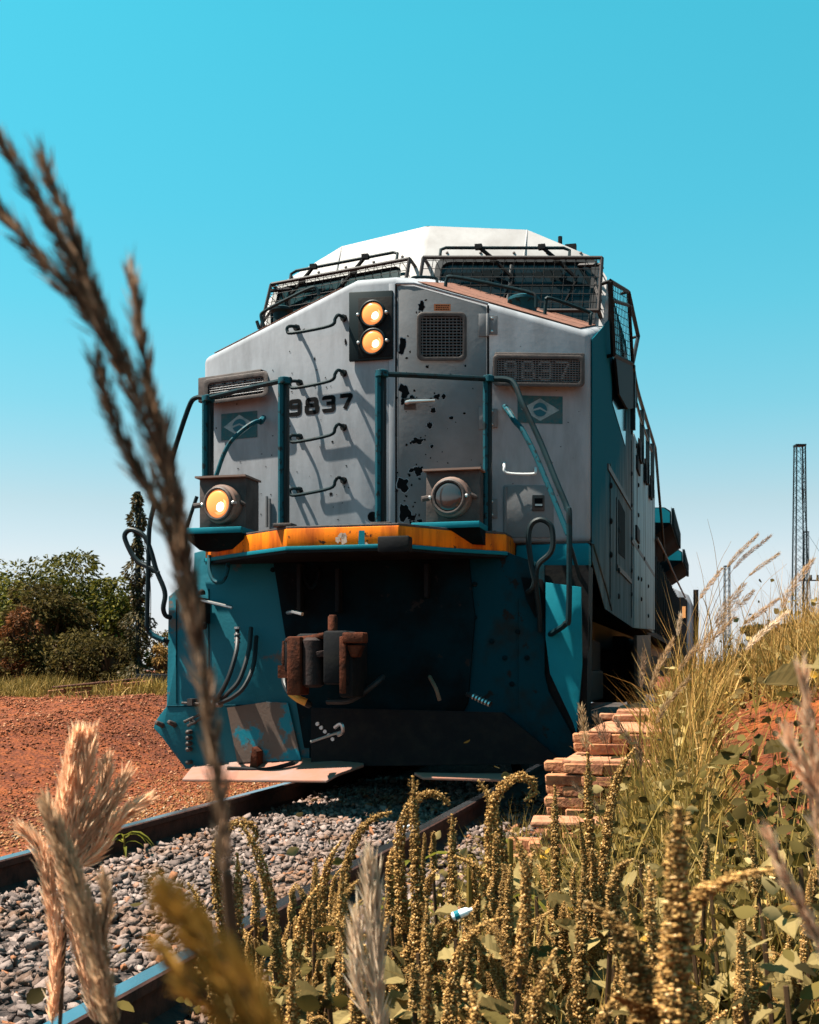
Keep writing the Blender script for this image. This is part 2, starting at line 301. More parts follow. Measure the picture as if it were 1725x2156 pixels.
# ------------------------------------------------------------------ ground
def sm(a, b, x): t = np.clip((x-a)/(b-a), 0, 1); return t*t*(3-2*t)
def vnoise(x, y, s, seed=0):
    x, y = x*s, y*s; xi, yi = np.floor(x), np.floor(y); fx, fy = x-xi, y-yi
    def h(a, b): v = np.sin(a*127.1+b*311.7+seed*74.7)*43758.5453; return v-np.floor(v)
    fx, fy = fx*fx*(3-2*fx), fy*fy*(3-2*fy)
    return (h(xi,yi)*(1-fx)+h(xi+1,yi)*fx)*(1-fy) + (h(xi,yi+1)*(1-fx)+h(xi+1,yi+1)*fx)*fy - .5
def ground(lx, ly):
    """height of the ground at local (x across the track, y along it)"""
    lx, ly = np.asarray(lx, float), np.asarray(ly, float)
    wy = OY - lx*sy + ly*cy
    z = np.full(np.broadcast(lx, ly).shape, -.20)
    z = z + .77*sm(6.5, 17, wy)*sm(-2.4, -5, lx) - .35*sm(18.5, 24, wy)*sm(-2.4, -5, lx)
    z = z + (1.75*sm(1.6, 6.5, lx) + .15*sm(1.5, 2.0, lx))*sm(-12, -5, ly)*.999 + .12*sm(1.7, 2.4, lx)
    z = z + .06*vnoise(lx, ly, .8)*sm(1.6, 2.6, abs(lx)) + .05*vnoise(lx, ly, 2.6, 3)*sm(1.5, 2.6, abs(lx))
    z = z + .40*sm(1.85, 2.25, lx)*sm(-3.4, -1.9, ly)
    z = z - .06*sm(.9, 1.6, abs(lx))*(1-sm(1.7, 2.2, lx))
    return z
def G(lx, ly): return float(ground(lx, ly))
def grid(name, xs, ys, zf, m):
    X, Y = np.meshgrid(xs, ys); Z = zf(X, Y); nx, ny = len(xs), len(ys)
    V = np.stack([X, Y, Z], -1).reshape(-1, 3); i = np.arange(nx*ny).reshape(ny, nx)
    Fa = np.stack([i[:-1,:-1], i[:-1,1:], i[1:,1:], i[1:,:-1]], -1).reshape(-1, 4)
    o = npmesh(name, V, Fa, m, None, True); o.matrix_world = MW; return o
xs = np.concatenate([[-900,-400,-200,-100,-60,-40,-28], np.arange(-22, -3, .35), np.arange(-3, 6.5, .08), np.arange(6.6, 16, .5), [20,30,50,90,200,500,900]])
ys = np.concatenate([[-40,-20,-14], np.arange(-12, 4, .1), np.arange(4, 26, .35), [28,32,38,46,60,90,150,300,700,1500]])
tag(grid('red_earth_ground', xs, ys, ground, EARTH), kind='structure')
def ballz(X, Y): return -.165 + .03*vnoise(X, Y, 3) - .13*sm(1.0, 1.9, abs(X))
bed = tag(grid('ballast_bed', np.arange(-1.5, 1.81, .06), np.concatenate([np.arange(-10, 3, .08), np.arange(3, 60, 3)]), ballz, BALLM), kind='structure')

# rails and sleepers
def rail(x, label):
    r = empty('rail', MW, label, 'rail', 'rails of the track')
    pr = [(-.07,-.165),(.07,-.165),(.07,-.152),(.012,-.135),(.010,-.048),(.036,-.036),(.037,-.006),(.030,-.001),(-.030,-.001),(-.037,-.006),(-.036,-.036),(-.010,-.048),(-.012,-.135),(-.07,-.152)]
    MB().prism([(x+a, -12, z) for a, z in pr], (0, 72, 0)).build('rail_body', RAILS, r)
    MB().box((x, 24, -.0006), (.058, 71.9, .0016)).build('running_surface', RAILTOP, r)
rail(-.835, 'far left rail with blue polished top beside the red earth')
rail(.835, 'near right rail with rusty side under the foreground weeds')
y = -9.6; k = 0
sl_me = None
while y < 6:
    b = MB().box((0,0,0), (2.75, .24, .16)); o = None
    if sl_me is None: o = b.build('sleeper', WOOD, bed, bevel=.012); sl_me = o.data
    else: o = bpy.data.objects.new('sleeper', sl_me); link(o, bed)
    o.parent = bed; o.location = (.12+rnd.uniform(-.06,.06), y, -.262+rnd.uniform(-.008,.008)); o.rotation_euler = (0, rnd.uniform(-.01,.01), rnd.uniform(-.02,.02))
    y += .66

# ballast stones: the 300 that show largest as pieces, the rest joined
def ballast(n, xr, yr):
    x, y = rng.uniform(*xr, n), rng.uniform(*yr, n); return x, y
def chips_(n, k=7, fl=.75):
    out = []
    for i in range(n):
        b = bmesh.new()
        for _ in range(k):
            v = rng.normal(size=3); v /= np.linalg.norm(v); b.verts.new((v*rng.uniform(.75,1.3)).tolist())
        r = bmesh.ops.convex_hull(b, input=b.verts); bmesh.ops.triangulate(b, faces=b.faces)
        b.verts.ensure_lookup_table(); b.verts.index_update()
        out.append((np.array([tuple(v.co) for v in b.verts]), np.array([[v.index for v in f.verts] for f in b.faces]))); b.free()
    return out
CH = chips_(16)
x1, y1 = ballast(15000, (-.76, .76), (-7.2, 2.2)); x2, y2 = ballast(4500, (.9, 1.75), (-7.2, 1.0)); x3, y3 = ballast(260, (-1.35,-.9), (-6.5, 3))
bx, by = np.concatenate([x1,x2,x3]), np.concatenate([y1,y2,y3])
bz = ballz(bx, by) + rng.uniform(-.012, .026, len(bx)); bs = rng.uniform(.014, .031, len(bx))*rng.choice([.7,1,1,1.35], len(bx))
order = np.argsort(by - .0*bx + np.where((bx < .76) & (bx > -.5), 0, 5)); near = order[:290]; far = order[290:]
P = np.stack([bx, by, bz], 1); SC = np.stack([bs, bs*rng.uniform(.6,1,len(bs)), bs*rng.uniform(.5,.9,len(bs))], 1)
fv, ff, fk = [], [], 0
for i, (tv, tf) in enumerate(CH):
    ii = far[i::16]; Rm = rotm(len(ii), 1.2); V = np.einsum('nij,nkj->nki', Rm, tv[None]*SC[ii][:,None,:]*1.12) + P[ii][:,None,:]
    ff.append((tf[None]+(np.arange(len(ii))*len(tv))[:,None,None]).reshape(-1,3)+fk); fv.append(V.reshape(-1,3)); fk += len(ii)*len(tv)
o = npmesh('stone_mass', np.concatenate(fv), np.concatenate(ff), STONE, bed); o['kind'] = 'stuff'
rocks = []
for i in range(16):
    v = CH[i][0]*1.12; me = bpy.data.meshes.new('stone'); me.from_pydata(v.tolist(), [], CH[i][1].tolist()); me.materials.append(STONE); rocks.append(me)
for i in near:
    o = bpy.data.objects.new('stone', rocks[i%16]); link(o, bed); o.location = P[i]; o.scale = SC[i]; o.rotation_euler = (rnd.uniform(-.6,.6), rnd.uniform(-.6,.6), rnd.uniform(0,6.3))
# red pebbles over the embankment on the left
n = 60000; d = 3.8*np.exp(rng.uniform(0, 1.55, n)); px_ = rng.uniform(-60, 760, n); wx = (px_-862.5)/F*d
dx, dy = wx-OX, d-OY; lx, ly = dx*cy-dy*sy, dx*sy+dy*cy; ok = lx < -1.15; lx, ly, d = lx[ok], ly[ok], d[ok]
keep = vnoise(lx,ly,.55,21)+.5*vnoise(lx,ly,1.7,22) < rng.uniform(.0,.5,len(lx)); lx, ly, d = lx[keep], ly[keep], d[keep]; sz = rng.uniform(.005, .013, len(lx))*(1+.035*d)*rng.choice([.6,.8,1,1.5], len(lx)); zz = ground(lx, ly)+sz*.2
own = (lx > -2.6+.6*rng.standard_normal(len(lx)))
for nm, msk, mm in (('red_pebbles', ~own, PEB), ('ochre_pebbles', own, PEBY)):
    q = int(msk.sum()); o = scatter(nm, OCT, OCTF, np.stack([lx,ly,zz],1)[msk], rotm(q), np.stack([sz,sz*.8,sz*.55],1)[msk], mm, None, .3); o.matrix_world = MW; tag(o, kind='stuff')

# ------------------------------------------------------------------ locomotive
LOCO = empty('locomotive', MW, 'grey and teal diesel locomotive numbered 9837 with lit headlights on the track', 'locomotive')
A = Vector
def yf(x, z): return .635 + .55*max(0, z-3.6) + .258*abs(x)
# nose
zt = lambda x: 3.80 - max(0, abs(x)-.15)*.40/1.40
nose = MB(); fr = [(-1.55,0),(-.15,-.39),(.15,-.39),(1.55,0)]; bk = [(-1.55,1.5),(-.15,1.3),(.15,1.3),(1.55,1.5)]
vb = [A((x,y,1.84)) for x,y in fr] + [A((x,y,zt(x))) for x,y in fr] + [A((x,y,1.84)) for x,y in bk] + [A((x,y,zt(x)+(y-fr[i][1])*.30)) for i,(x,y) in enumerate(bk)]
nose.add(vb, [(0,1,5,4),(1,2,6,5),(2,3,7,6),(4,5,13,12),(5,6,14,13),(6,7,15,14),(0,4,12,8),(3,11,15,7),(8,12,13,9),(9,13,14,10),(10,14,15,11),(0,8,9,1),(1,9,10,2),(2,10,11,3)])
nose_o = nose.build('nose', GREY, LOCO, bevel=.045, seg=4)
# nose top anti-slip sheets (two, sloping to the sides)
for sgn in (-1, 1):
    p = []
    for x, t in ((.30,.035),(1.47,.035),(1.49,.985),(.30,.985)):
        y0 = -.39 + (max(0, x-.15))*.39/1.4; y1 = 1.3 + max(0, x-.15)*.2/1.4; yy = y0+(y1-y0)*t
        p.append(A((sgn*x, yy, zt(x)+(yy-y0)*.30+.008)))
    MB().prism(p, (0,0,.006)).build('anti_slip_sheet', RUSTP, LOCO)
# door on the right facet
door = [FR(*q, .012) for q in ((838,602),(872,602),(1024,645),(1024,1112),(838,1118))]
MB().prism(door, -NR*.03).build('nose_door', GREYR, LOCO, bevel=.006)
dd = bpy.context.scene.objects['nose_door']
def rectF(f, X0, Y0, X1, Y1, off): return [f(X0,Y0,off), f(X1,Y0,off), f(X1,Y1,off), f(X0,Y1,off)]
seam = MB()
for a, b in (((834,598),(834,1118)),((1028,643),(1028,1112))): seam.tube([FR(*a,.004), FR(*b,.004)], .008, 6)
seam.build('door_seam', DARK, LOCO)
MB().tube([FR(*q,.01) for q in ((834,597),(872,597),(1028,640))], .010, 6).build('door_drip_rail', GREY, LOCO, smooth=True)
for (X, Y) in ((1024,684),(1024,880),(1024,1070)):
    h = MB().prism(rectF(FR, X-16, Y-24, X+4, Y+24, .02), -NR*.02); h.prism(rectF(FR, X+4, Y-20, X+24, Y+20, .016), -NR*.015)
    h.tube([FR(X+3,Y-24,.028), FR(X+3,Y+24,.028)], .012, 8).build('hinge', GREYR, LOCO, bevel=.003)
    for q in ((12,-14),(12,14)): MB().lathe(FR(X+q[0],Y+q[1],.018), NR, [(0,.010),(.008,.009),(.010,.004)], 8).build('hinge_bolt', CHROME, LOCO)
MB().tube([FR(857,848,.01), FR(857,848,.05), FR(863,846,.06), FR(916,843,.06)], [.018,.018,.016,.009], 8).build('door_handle', CHROME, LOCO, smooth=True)
MB().prism(rectF(FR, 851,838,876,862,.024), -NR*.01).build('handle_plate', BROWN, LOCO, bevel=.003)
# rounded frame with mesh
def rrect(f, X0, Y0, X1, Y1, r, off, sk=0, n=5):
    pts = []
    for cx_, cy_, a0 in ((X1-r,Y0+r,-90),(X1-r,Y1-r,0),(X0+r,Y1-r,90),(X0+r,Y0+r,180)):
        for k in range(n+1):
            a = R(a0+90*k/n); X, Y = cx_+r*math.cos(a), cy_+r*math.sin(a); pts.append(f(X, Y+sk*(X-X0), off))
    return pts
def grille(f, nrm, X0, Y0, X1, Y1, r, depth, sk=0, text=None, name='grille', step=8, fm=None, deep=.02):
    fm = fm or BROWN
    a, b = rrect(f,X0,Y0,X1,Y1,r,depth,sk), rrect(f,X0+9,Y0+9,X1-9,Y1-9,r*.7,depth,sk); c_, d_ = rrect(f,X0,Y0,X1,Y1,r,.001,sk), rrect(f,X0+9,Y0+9,X1-9,Y1-9,r*.7,.012,sk); n = len(a)
    m = MB(); m.add(a+b+c_+d_, [(i,(i+1)%n,n+(i+1)%n,n+i) for i in range(n)] + [(i,2*n+i,2*n+(i+1)%n,(i+1)%n) for i in range(n)] + [(n+i,n+(i+1)%n,3*n+(i+1)%n,3*n+i) for i in range(n)])
    fo = m.build(name+'_frame', fm, LOCO, bevel=.004)
    MB().add(rrect(f,X0+8,Y0+8,X1-8,Y1-8,r*.7,.013,sk), [tuple(range(n))]).build(name+'_back', BLACK, fo)
    w = MB(); off = depth*.62; X = X0+12
    while X < X1-9: w.tube([f(X,Y0+10+sk*(X-X0),off), f(X,Y1-10+sk*(X-X0),off)], .0028, 4, False); X += step
    Y = Y0+12
    while Y < Y1-9: w.tube([f(X0+9,Y+sk*9,off), f(X1-9,Y+sk*(X1-9-X0),off)], .0042, 4, False); Y += step*.8
    w.build(name+'_mesh', MESHM, fo); return fo
grille(FR, NR, 878, 657, 983, 760, 13, .035)
MB().prism(rectF(FR, 914,640,949,654,.018), -NR*.004).build('notice_plate', PLATE, LOCO)
ink = MB()
for r_ in range(3):
    X = 918
    while X < 945: w_ = rnd.uniform(2,5); ink.add(rectF(FR, X, 642.5+r_*4, min(X+w_,946), 644.2+r_*4, .0195), [(0,1,2,3)]); X += w_+1.4
ink.build('notice_text', BLACK, LOCO)
# digits as ribbons in an extended face
DG = {'9': [[(.9,.55),(.1,.55),(.1,1),(.9,1),(.9,0),(.1,0),(.1,.16)]], '8': [[(.12,.54),(.12,1),(.88,1),(.88,.54),(.12,.54)],[(.05,.54),(.05,0),(.95,0),(.95,.54)]],
      '3': [[(.1,.84),(.1,1),(.9,1),(.9,.54),(.3,.54)],[(.9,.54),(.9,0),(.1,0),(.1,.16)]], '7': [[(.02,1),(1,1),(.42,0)]]}
def digit(mb, f, ch, X0, Y0, w, h, sk, th, off):
    for pl in DG[ch]:
        pts = []                                             # round the corners
        for i, p in enumerate(pl):
            if 0 < i < len(pl)-1 or (pl[0] == pl[-1]):
                a, b = pl[i-1 if i else -2], pl[(i+1) if i < len(pl)-1 else 1]; c = .22
                def tow(u, v, c):
                    L_ = math.hypot(v[0]-u[0], v[1]-u[1]); t = min(.45, c/max(L_,1e-6)*.7); return (u[0]+(v[0]-u[0])*t, u[1]+(v[1]-u[1])*t)
                q0, q1 = tow(p,a,c), tow(p,b,c)
                for t in (0,.25,.5,.75,1): pts.append(tuple((1-t)**2*q0[k]+2*t*(1-t)*p[k]+t*t*q1[k] for k in (0,1)))
            else: pts.append(p)
        P = [(X0+p[0]*w, Y0+h-p[1]*h) for p in pts]; Lf, Rt = [], []
        for i, p in enumerate(P):
            a, b = P[max(i-1,0)], P[min(i+1,len(P)-1)]; tx, ty = b[0]-a[0], b[1]-a[1]; l_ = math.hypot(tx,ty) or 1; nx, ny = -ty/l_*th/2, tx/l_*th/2
            Lf.append((p[0]+nx,p[1]+ny)); Rt.append((p[0]-nx,p[1]-ny))
        n = len(P); Q = [f(X, Y+sk*(X-X0), off) for X, Y in Lf+Rt]; mb.add(Q, [(i,i+1,n+i+1,n+i) for i in range(n-1)])
nm = MB()
for i, ch in enumerate('9837'): digit(nm, FL, ch, 609+i*35.6, 846-i*4.0, 24.5, 27.5, -.11, 8.6, .003)
nm.build('painted_number', BLACK, LOCO)
# number boards
FRb = lambda X,Y,off: FR(X,Y,off); FLb = lambda X,Y,off: FL(X,Y,off)
for f, nrm, (X0,Y0,X1,Y1), sk in ((FL, NL, (429,799,565,853), -.14), (FR, NR, (1038,746,1230,813), .012)):
    lab = MB().prism([f(X0+2,Y0+1,.0), f(X1-2,Y0+1+sk*(X1-X0),.0), f(X1-2,Y1-1+sk*(X1-X0),.0), f(X0+2,Y1-1,.0)], nrm*.085).build('number_board', BROWN, LOCO, bevel=.01)
    g = (lambda ff: lambda X,Y,off: ff(X,Y,off+.086))(f)
    grille(g, nrm, X0, Y0, X1, Y1, 10, .03, sk, name='number_board', step=6)
    d = MB(); w = (X1-X0-50)/4.6
    for i, ch in enumerate('9837'): digit(d, g, ch, X0+24+i*w*1.18, Y0+16+sk*(24+i*w*1.18), w*.86, Y1-Y0-32, sk, 5, .0145)
    d.build('number_board_digits', mat('faded_digit_white', (.22,.22,.22), .6) if 'faded_digit_white' not in MATS else MATS['faded_digit_white'], lab)
# flag decals
FB = mat('flag_teal', (.015,.075,.088), .7, col2=(.06,.075,.075), scale=20); FGy = mat('flag_faded_grey', (.22,.26,.27), .6, col2=(.12,.17,.18), scale=16); FDk = mat('flag_disc_blue', (.01,.08,.11), .6)
for f, (X0,Y0,X1,Y1), sk, cs in ((FR,(1090,832,1185,890),.03,(FB,FGy,FDk)), (FL,(466,872,542,928),-.10,(FB,FGy,FDk))):
    q = lambda X,Y,o_: f(X, Y+sk*(X-X0), o_)
    fl = MB().add([q(X0,Y0,.003),q(X1,Y0,.003),q(X1,Y1,.003),q(X0,Y1,.003)], [(0,1,2,3)]).build('flag_decal', cs[0], LOCO)
    cx_, cy2 = (X0+X1)/2, (Y0+Y1)/2; w, h = (X1-X0)*.43, (Y1-Y0)*.41
    MB().add([q(cx_-w,cy2,.0055),q(cx_,cy2-h,.0055),q(cx_+w,cy2,.0055),q(cx_,cy2+h,.0055)], [(0,1,2,3)]).build('flag_rhombus', cs[1], fl)
    MB().add([q(cx_+h*.62*math.cos(R(a)),cy2+h*.62*math.sin(R(a)),.008) for a in range(0,360,18)], [tuple(range(20))]).build('flag_disc', cs[2], fl)
    MB().prism([q(cx_-h*.6,cy2-h*.02,.0085),q(cx_,cy2-h*.22,.0085),q(cx_+h*.6,cy2+h*.12,.0085),q(cx_+h*.58,cy2+h*.26,.0085),q(cx_,cy2-h*.05,.0085),q(cx_-h*.6,cy2+h*.14,.0085)], (0,-.001,0)).build('flag_band', cs[1], fl)
# twin headlights in the centre facet
pan = MB().prism([FC(737,617,.004),FC(829,613,.004),FC(829,757,.004),FC(737,763,.004)], (0,-.03,0)).build('headlight_panel', DARKP, LOCO, bevel=.008)
MB().prism([FC(755,628,.036),FC(826,624,.036),FC(826,750,.036),FC(755,755,.036)], (0,-.006,0)).build('headlight_plate', DARK, LOCO, bevel=.01)
def lamp(o, ax, r, lit, name, parent):
    ax = Vector(ax).normalized(); o = Vector(o)
    b = MB().lathe(o, ax, [(-.03,r*1.22),(.015,r*1.22),(.022,r*1.12),(.020,r*1.02),(.006,r*1.0),(.004,.001)], 28).build(name, BROWN if name == 'ditch_light' else DARKP, parent, smooth=True)
    MB().lathe(o+ax*.006, ax, [(0,r),(.010,r*.93),(.018,r*.7),(.023,r*.35),(.024,.002)], 28).build('lens', LENSO if lit else LENSD, b, smooth=True)
    up = Vector((0,0,1)); rt = ax.cross(up).normalized()
    c0 = o+ax*.0245 - rt*(-r*.22) - up*r*.22
    if lit: MB().lathe(o+ax*.0205-up*r*.15-rt*r*.18, ax, [(0,r*.66),(.004,r*.60),(.0062,.003)], 22).build('reflector_glow', GLOW, b, smooth=True)
    if lit: MB().lathe(o+ax*.021-up*r*.22-rt*r*.28, ax, [(0,r*.42),(.007,r*.34),(.011,.003)], 18).build('bulb_glow', HOT, b, smooth=True)
    else: MB().lathe(o+ax*.018-up*r*.2+Vector((r*.1,0,0)), ax, [(0,r*.25),(.008,.003)], 7).build('bulb', CHROME, b, smooth=True)
    for s_ in (-1, 1): MB().lathe(o+rt*s_*r*1.33, ax, [(-.02,.013),(.02,.013),(.026,.006)], 8).build('lamp_screw', CHROME, b)
    return b
for X, Y in ((785,661),(786,720)): lamp(FC(X,Y,.048), (-.05,-1,-.02), .083, True, 'headlight', LOCO)
# rungs on the left facet
for Y, XL in ((690,612),(806,618),(920,618),(1032,618)):
    s_ = -.10; yy = lambda X: Y + s_*(X-615)
    p = bez([FL(XL+14,yy(XL+14)+2,.0), FL(XL+13,yy(XL+13)-1,.07), FL(XL-4,yy(XL)-3,.125), FL(XL-7,yy(XL)+6,.13), FL(XL+5,yy(XL)+11,.13), FL(695,yy(695)+4,.13), FL(706,yy(706)-10,.13), FL(712,yy(712)-17,.125), FL(722,yy(722)-12,.07), FL(725,yy(725)-9,0)], 5)
    r_ = MB().tube(p, .0125, 8).build('grab_rung', TPIPE, LOCO, smooth=True)
    for fx, fy in ((XL+14,yy(XL+14)+2),(725,yy(725)-9)): MB().lathe(FL(fx,fy,0), NL, [(0,.028),(.02,.026)], 8).build('rung_foot', DARK, r_)
# small grab handle, access hatch and latch on the right facet
MB().tube(bez([FR(1062,975,0),FR(1062,982,.06),FR(1068,996,.07),FR(1122,998,.07),FR(1128,990,.06),FR(1128,986,0)],5), .010, 8).build('grab_handle', mat('worn_white_handle', (.5,.5,.5), .5), LOCO, smooth=True)
MB().prism([FR(*q,.008) for q in ((1062,1022),(1160,1022),(1166,1030),(1166,1132),(1062,1132))], -NR*.01).build('access_hatch', GREYR, LOCO, bevel=.003)
l_ = MB().prism(rectF(FR,1121,1042,1147,1076,.016), -NR*.01).build('hatch_latch', BROWN, LOCO, bevel=.006)
MB().prism(rectF(FR,1126,1049,1143,1068,.018), -NR*.003).build('latch_recess', BLACK, l_)
MB().prism(rectF(FR,1127,1061,1142,1065,.026), -NR*.006).build('latch_bar', CHROME, l_)
MB().tube([FR(1064,1025,.012),FR(1064,1130,.012)], .012, 6).build('hatch_hinge', GREYR, LOCO)
MB().tube([FL(562,1045,.02),FL(562,1110,.02)], .012, 6).tube([FL(568,1050,.02),FL(568,1110,.02)], .012, 6).build('hatch_hinge', GREYR, LOCO)
MB().lathe(FC(785,1088,.0), (0,-1,0), [(0,.038),(.004,.038)], 20).build('porthole', BLACK, LOCO)
MB().prism([FC(833,598,.0),FC(820,598,.0),FC(820,1118,.0),FC(833,1118,.0)], (0,-.012,0)).build('centre_cover_strip', GREY, LOCO, bevel=.004)
# flaked paint patches, irregular, half a millimetre proud
chips = MB(); rustedge = MB()
def chip(f, X, Y, w, h, off=.0145, mb=None):
    n = 14; P = []
    for k in range(n): a = 2*math.pi*k/n; q = rnd.uniform(.55,1.15); P.append(f(X+w/2*q*math.cos(a), Y+h/2*q*math.sin(a), off))
    (mb or chips).add(P, [tuple(range(n))])
for X,Y,w,h in ((888,646,18,26),(848,727,20,38),(853,822,24,34),(849,845,14,16),(868,836,10,12),(920,835,18,10),(934,835,10,16),(879,928,26,16),(910,940,8,9),(880,993,22,22),(866,990,12,10),(849,1020,26,34),(853,1078,28,44),(868,1090,22,14),(885,1096,14,8),(912,864,12,14),(950,880,12,9),(978,870,8,6),(940,700,0,0),(900,772,8,8),(948,790,10,8),(905,895,12,16),(1012,1000,10,18),(980,770,6,6)):
    if w: st_ = rnd.getstate(); chip(FR, X, Y, w*1.08+1.2, h*1.08+1.2, .0135, rustedge); rnd.setstate(st_); chip(FR, X, Y, w, h)
    if w > 15:
        for _ in range(5): chip(FR, X+rnd.uniform(-1,1)*w*.9, Y+rnd.uniform(-1,1)*h*.8, rnd.uniform(3,8), rnd.uniform(3,8))
for _ in range(26): chip(FR, rnd.uniform(845,1018), rnd.uniform(780,1090), rnd.uniform(1.5,4.5), rnd.uniform(1.5,4.5))
for _ in range(16): chip(FR, rnd.uniform(1050,1230), rnd.uniform(720,1120), rnd.uniform(1.5,3.5), rnd.uniform(1.5,3.5), .004)
for X,Y,w,h in ((728,720,6,14),(640,695,6,7),(700,930,5,5),(610,740,3,3),(663,755,3,9),(697,1040,8,10),(590,1062,5,5),(593,1068,6,4)): chip(FL,X,Y,w,h,.0025)
for _ in range(60): chip(FL, rnd.uniform(436,735), rnd.uniform(765,1095), rnd.uniform(1.5,4.0), rnd.uniform(1.5,4.0), .0025)
o = chips.build('flaked_paint', BLACK, LOCO); o['kind'] = 'stuff'
o = rustedge.build('lifted_paint_edges', GREY, LOCO); o['kind'] = 'stuff'

# cab
cabp = [(-1.55,1.84),(-1.55,3.6),(-1.55,4.25),(-1.42,4.46),(-.85,4.75),(0,4.79),(.85,4.75),(1.42,4.46),(1.55,4.25),(1.55,3.6),(1.55,1.84)]
cb = MB(); n = len(cabp)
cb.add([A((x,yf(x,z)+.5*(z<2),z)) for x,z in cabp] + [A((x,3.6,z)) for x,z in cabp], [(i,i+1,n+i+1,n+i) for i in range(n-1)] + [tuple(range(n,2*n))])
cb.add([A((0,.635+.5,1.84)), A((0,.635,3.6))] + [A((x,yf(x,z)+.5*(z<2),z)) for x,z in cabp], [(1,3,4,5,6,7),(1,7,8,9,10,11),(0,2,3,1),(0,1,11,12)])
cb.build('cab', WHITE, LOCO, bevel=.03, seg=3)
for s_ in (-1, 1):
    MB().tube([A((s_*.85,yf(.85,4.37)-.004,4.40)), A((s_*.85,yf(.85,4.75)-.002,4.745)), A((s_*.85,3.5,4.752))], .006, 5).build('roof_seam', WHITE, LOCO)
    for k in range(5): MB().lathe(A((s_*(.2+.28*k), yf(.2+.28*k,4.5)-.004, 4.5)), (0,-1,.5), [(0,.014),(.006,.012),(.009,.004)], 7).build('roof_rivet', BROWN, LOCO)
MB().tube(bez([A((1.05,2.2,4.62)),A((1.05,2.2,4.85)),A((1.05,2.2,4.92))],3), .02, 6).box((1.15,2.2,4.80),(.10,.06,.07)).build('roof_aerial', DARK, LOCO)
for s_ in (-1, 1):
    nF = Vector((s_*.258, -1, .55)).normalized()
    fp = lambda x, z, off=0: A((s_*x, yf(x,z), z)) + nF*off
    def rr(x0,z0,x1,z1,r,off):
        P = []
        for cx_, cz, a0 in ((x1-r,z0+r,-90),(x1-r,z1-r,0),(x0+r,z1-r,90),(x0+r,z0+r,180)):
            for k in range(6): a = R(a0+18*k); P.append(fp(cx_+r*math.cos(a), cz+r*math.sin(a), off))
        return P
    n = 24; a, b = rr(.12,3.70,1.47,4.43,.10,.03), rr(.17,3.75,1.42,4.38,.08,.03); c_, d_ = rr(.12,3.70,1.47,4.43,.10,.0), rr(.17,3.75,1.42,4.38,.08,.005)
    fo = MB().add(a+b+c_+d_, [(i,(i+1)%n,n+(i+1)%n,n+i) for i in range(n)] + [(i,2*n+i,2*n+(i+1)%n,(i+1)%n) for i in range(n)] + [(n+i,n+(i+1)%n,3*n+(i+1)%n,3*n+i) for i in range(n)]).build('windshield', RUBBER, LOCO, smooth=True)
    MB().add(rr(.16,3.74,1.43,4.39,.08,.008), [tuple(range(24))]).build('windshield_glass', GLASS, fo)
    MB().tube([fp(.75,3.9,.02), fp(.75,4.35,.02)], .014, 6).build('window_post', RUBBER, fo)
    # guard cage
    cg = lambda x, z, k=.20: A((s_*x, yf(x,z)-k*.95, z+k*.02))
    xe = 1.52 if s_ > 0 else 1.44; fr_ = MB()
    for p in ([cg(.06,4.37),cg(xe,4.37)],[cg(.06,3.84),cg(xe,3.84)],[cg(.06,3.84),cg(.06,4.37)],[cg(xe,3.84),cg(xe,4.37)],[cg(.06,4.37),cg(.06,4.37,0)],[cg(xe,4.37),cg(xe-.02,4.37,0)],[cg(.06,3.84),cg(.06,3.84,0)],[cg(xe,3.84),cg(xe,3.84,0)],[cg(xe,4.30),cg(1.3,4.37,0)],[cg(xe,3.95),cg(1.45,4.2,0)]):
        fr_.tube(p, .017, 4)
    go = fr_.build('window_guard_frame', GUARD, LOCO)
    w = MB(); x = .06
    while x < xe: w.tube([cg(x,3.84), cg(x,4.37)], .0035, 3, False); w.tube([cg(x,4.37), cg(x,4.37,0)], .0035, 3, False); x += .083
    z = 3.84
    while z < 4.37: w.tube([cg(.06,z), cg(xe,z)], .0035, 3, False); w.tube([cg(xe,z), cg(xe,z,0)], .0035, 3, False); z += .083
    w.build('window_guard_mesh', DARK, go)
    # bar above the windshield with two wiper arms
    bp = [(.19,4.37,.18),(.19,4.455,.19),(.23,4.475,.19),(1.20,4.475,.19),(1.25,4.45,.19),(1.25,4.37,.18)]
    br = MB().tube([cg(*q) for q in bp], .014, 8).build('wiper_guard_bar', TPIPE, LOCO, smooth=True)
    for x in (.50, 1.02):
        ar = MB().tube([cg(x,4.48,.2), cg(x+.10*(1 if s_>0 else 1),4.40,.14), cg(x+.28,4.22,.06)], .017, 6); ar.tube([cg(x+.03,4.47,.16), cg(x+.17,4.36,.06)], .012, 5); ar.box(cg(x,4.48,.2),(.06,.05,.04)); ar.box(cg(x+.12,4.37,.13),(.05,.05,.05))
        ar.build('wiper_arm', DARK, LOCO)
        MB().tube([cg(x+.20,3.98,.03), cg(x+.30,4.25,.05)], .008, 4).build('wiper_blade', DARK, LOCO)
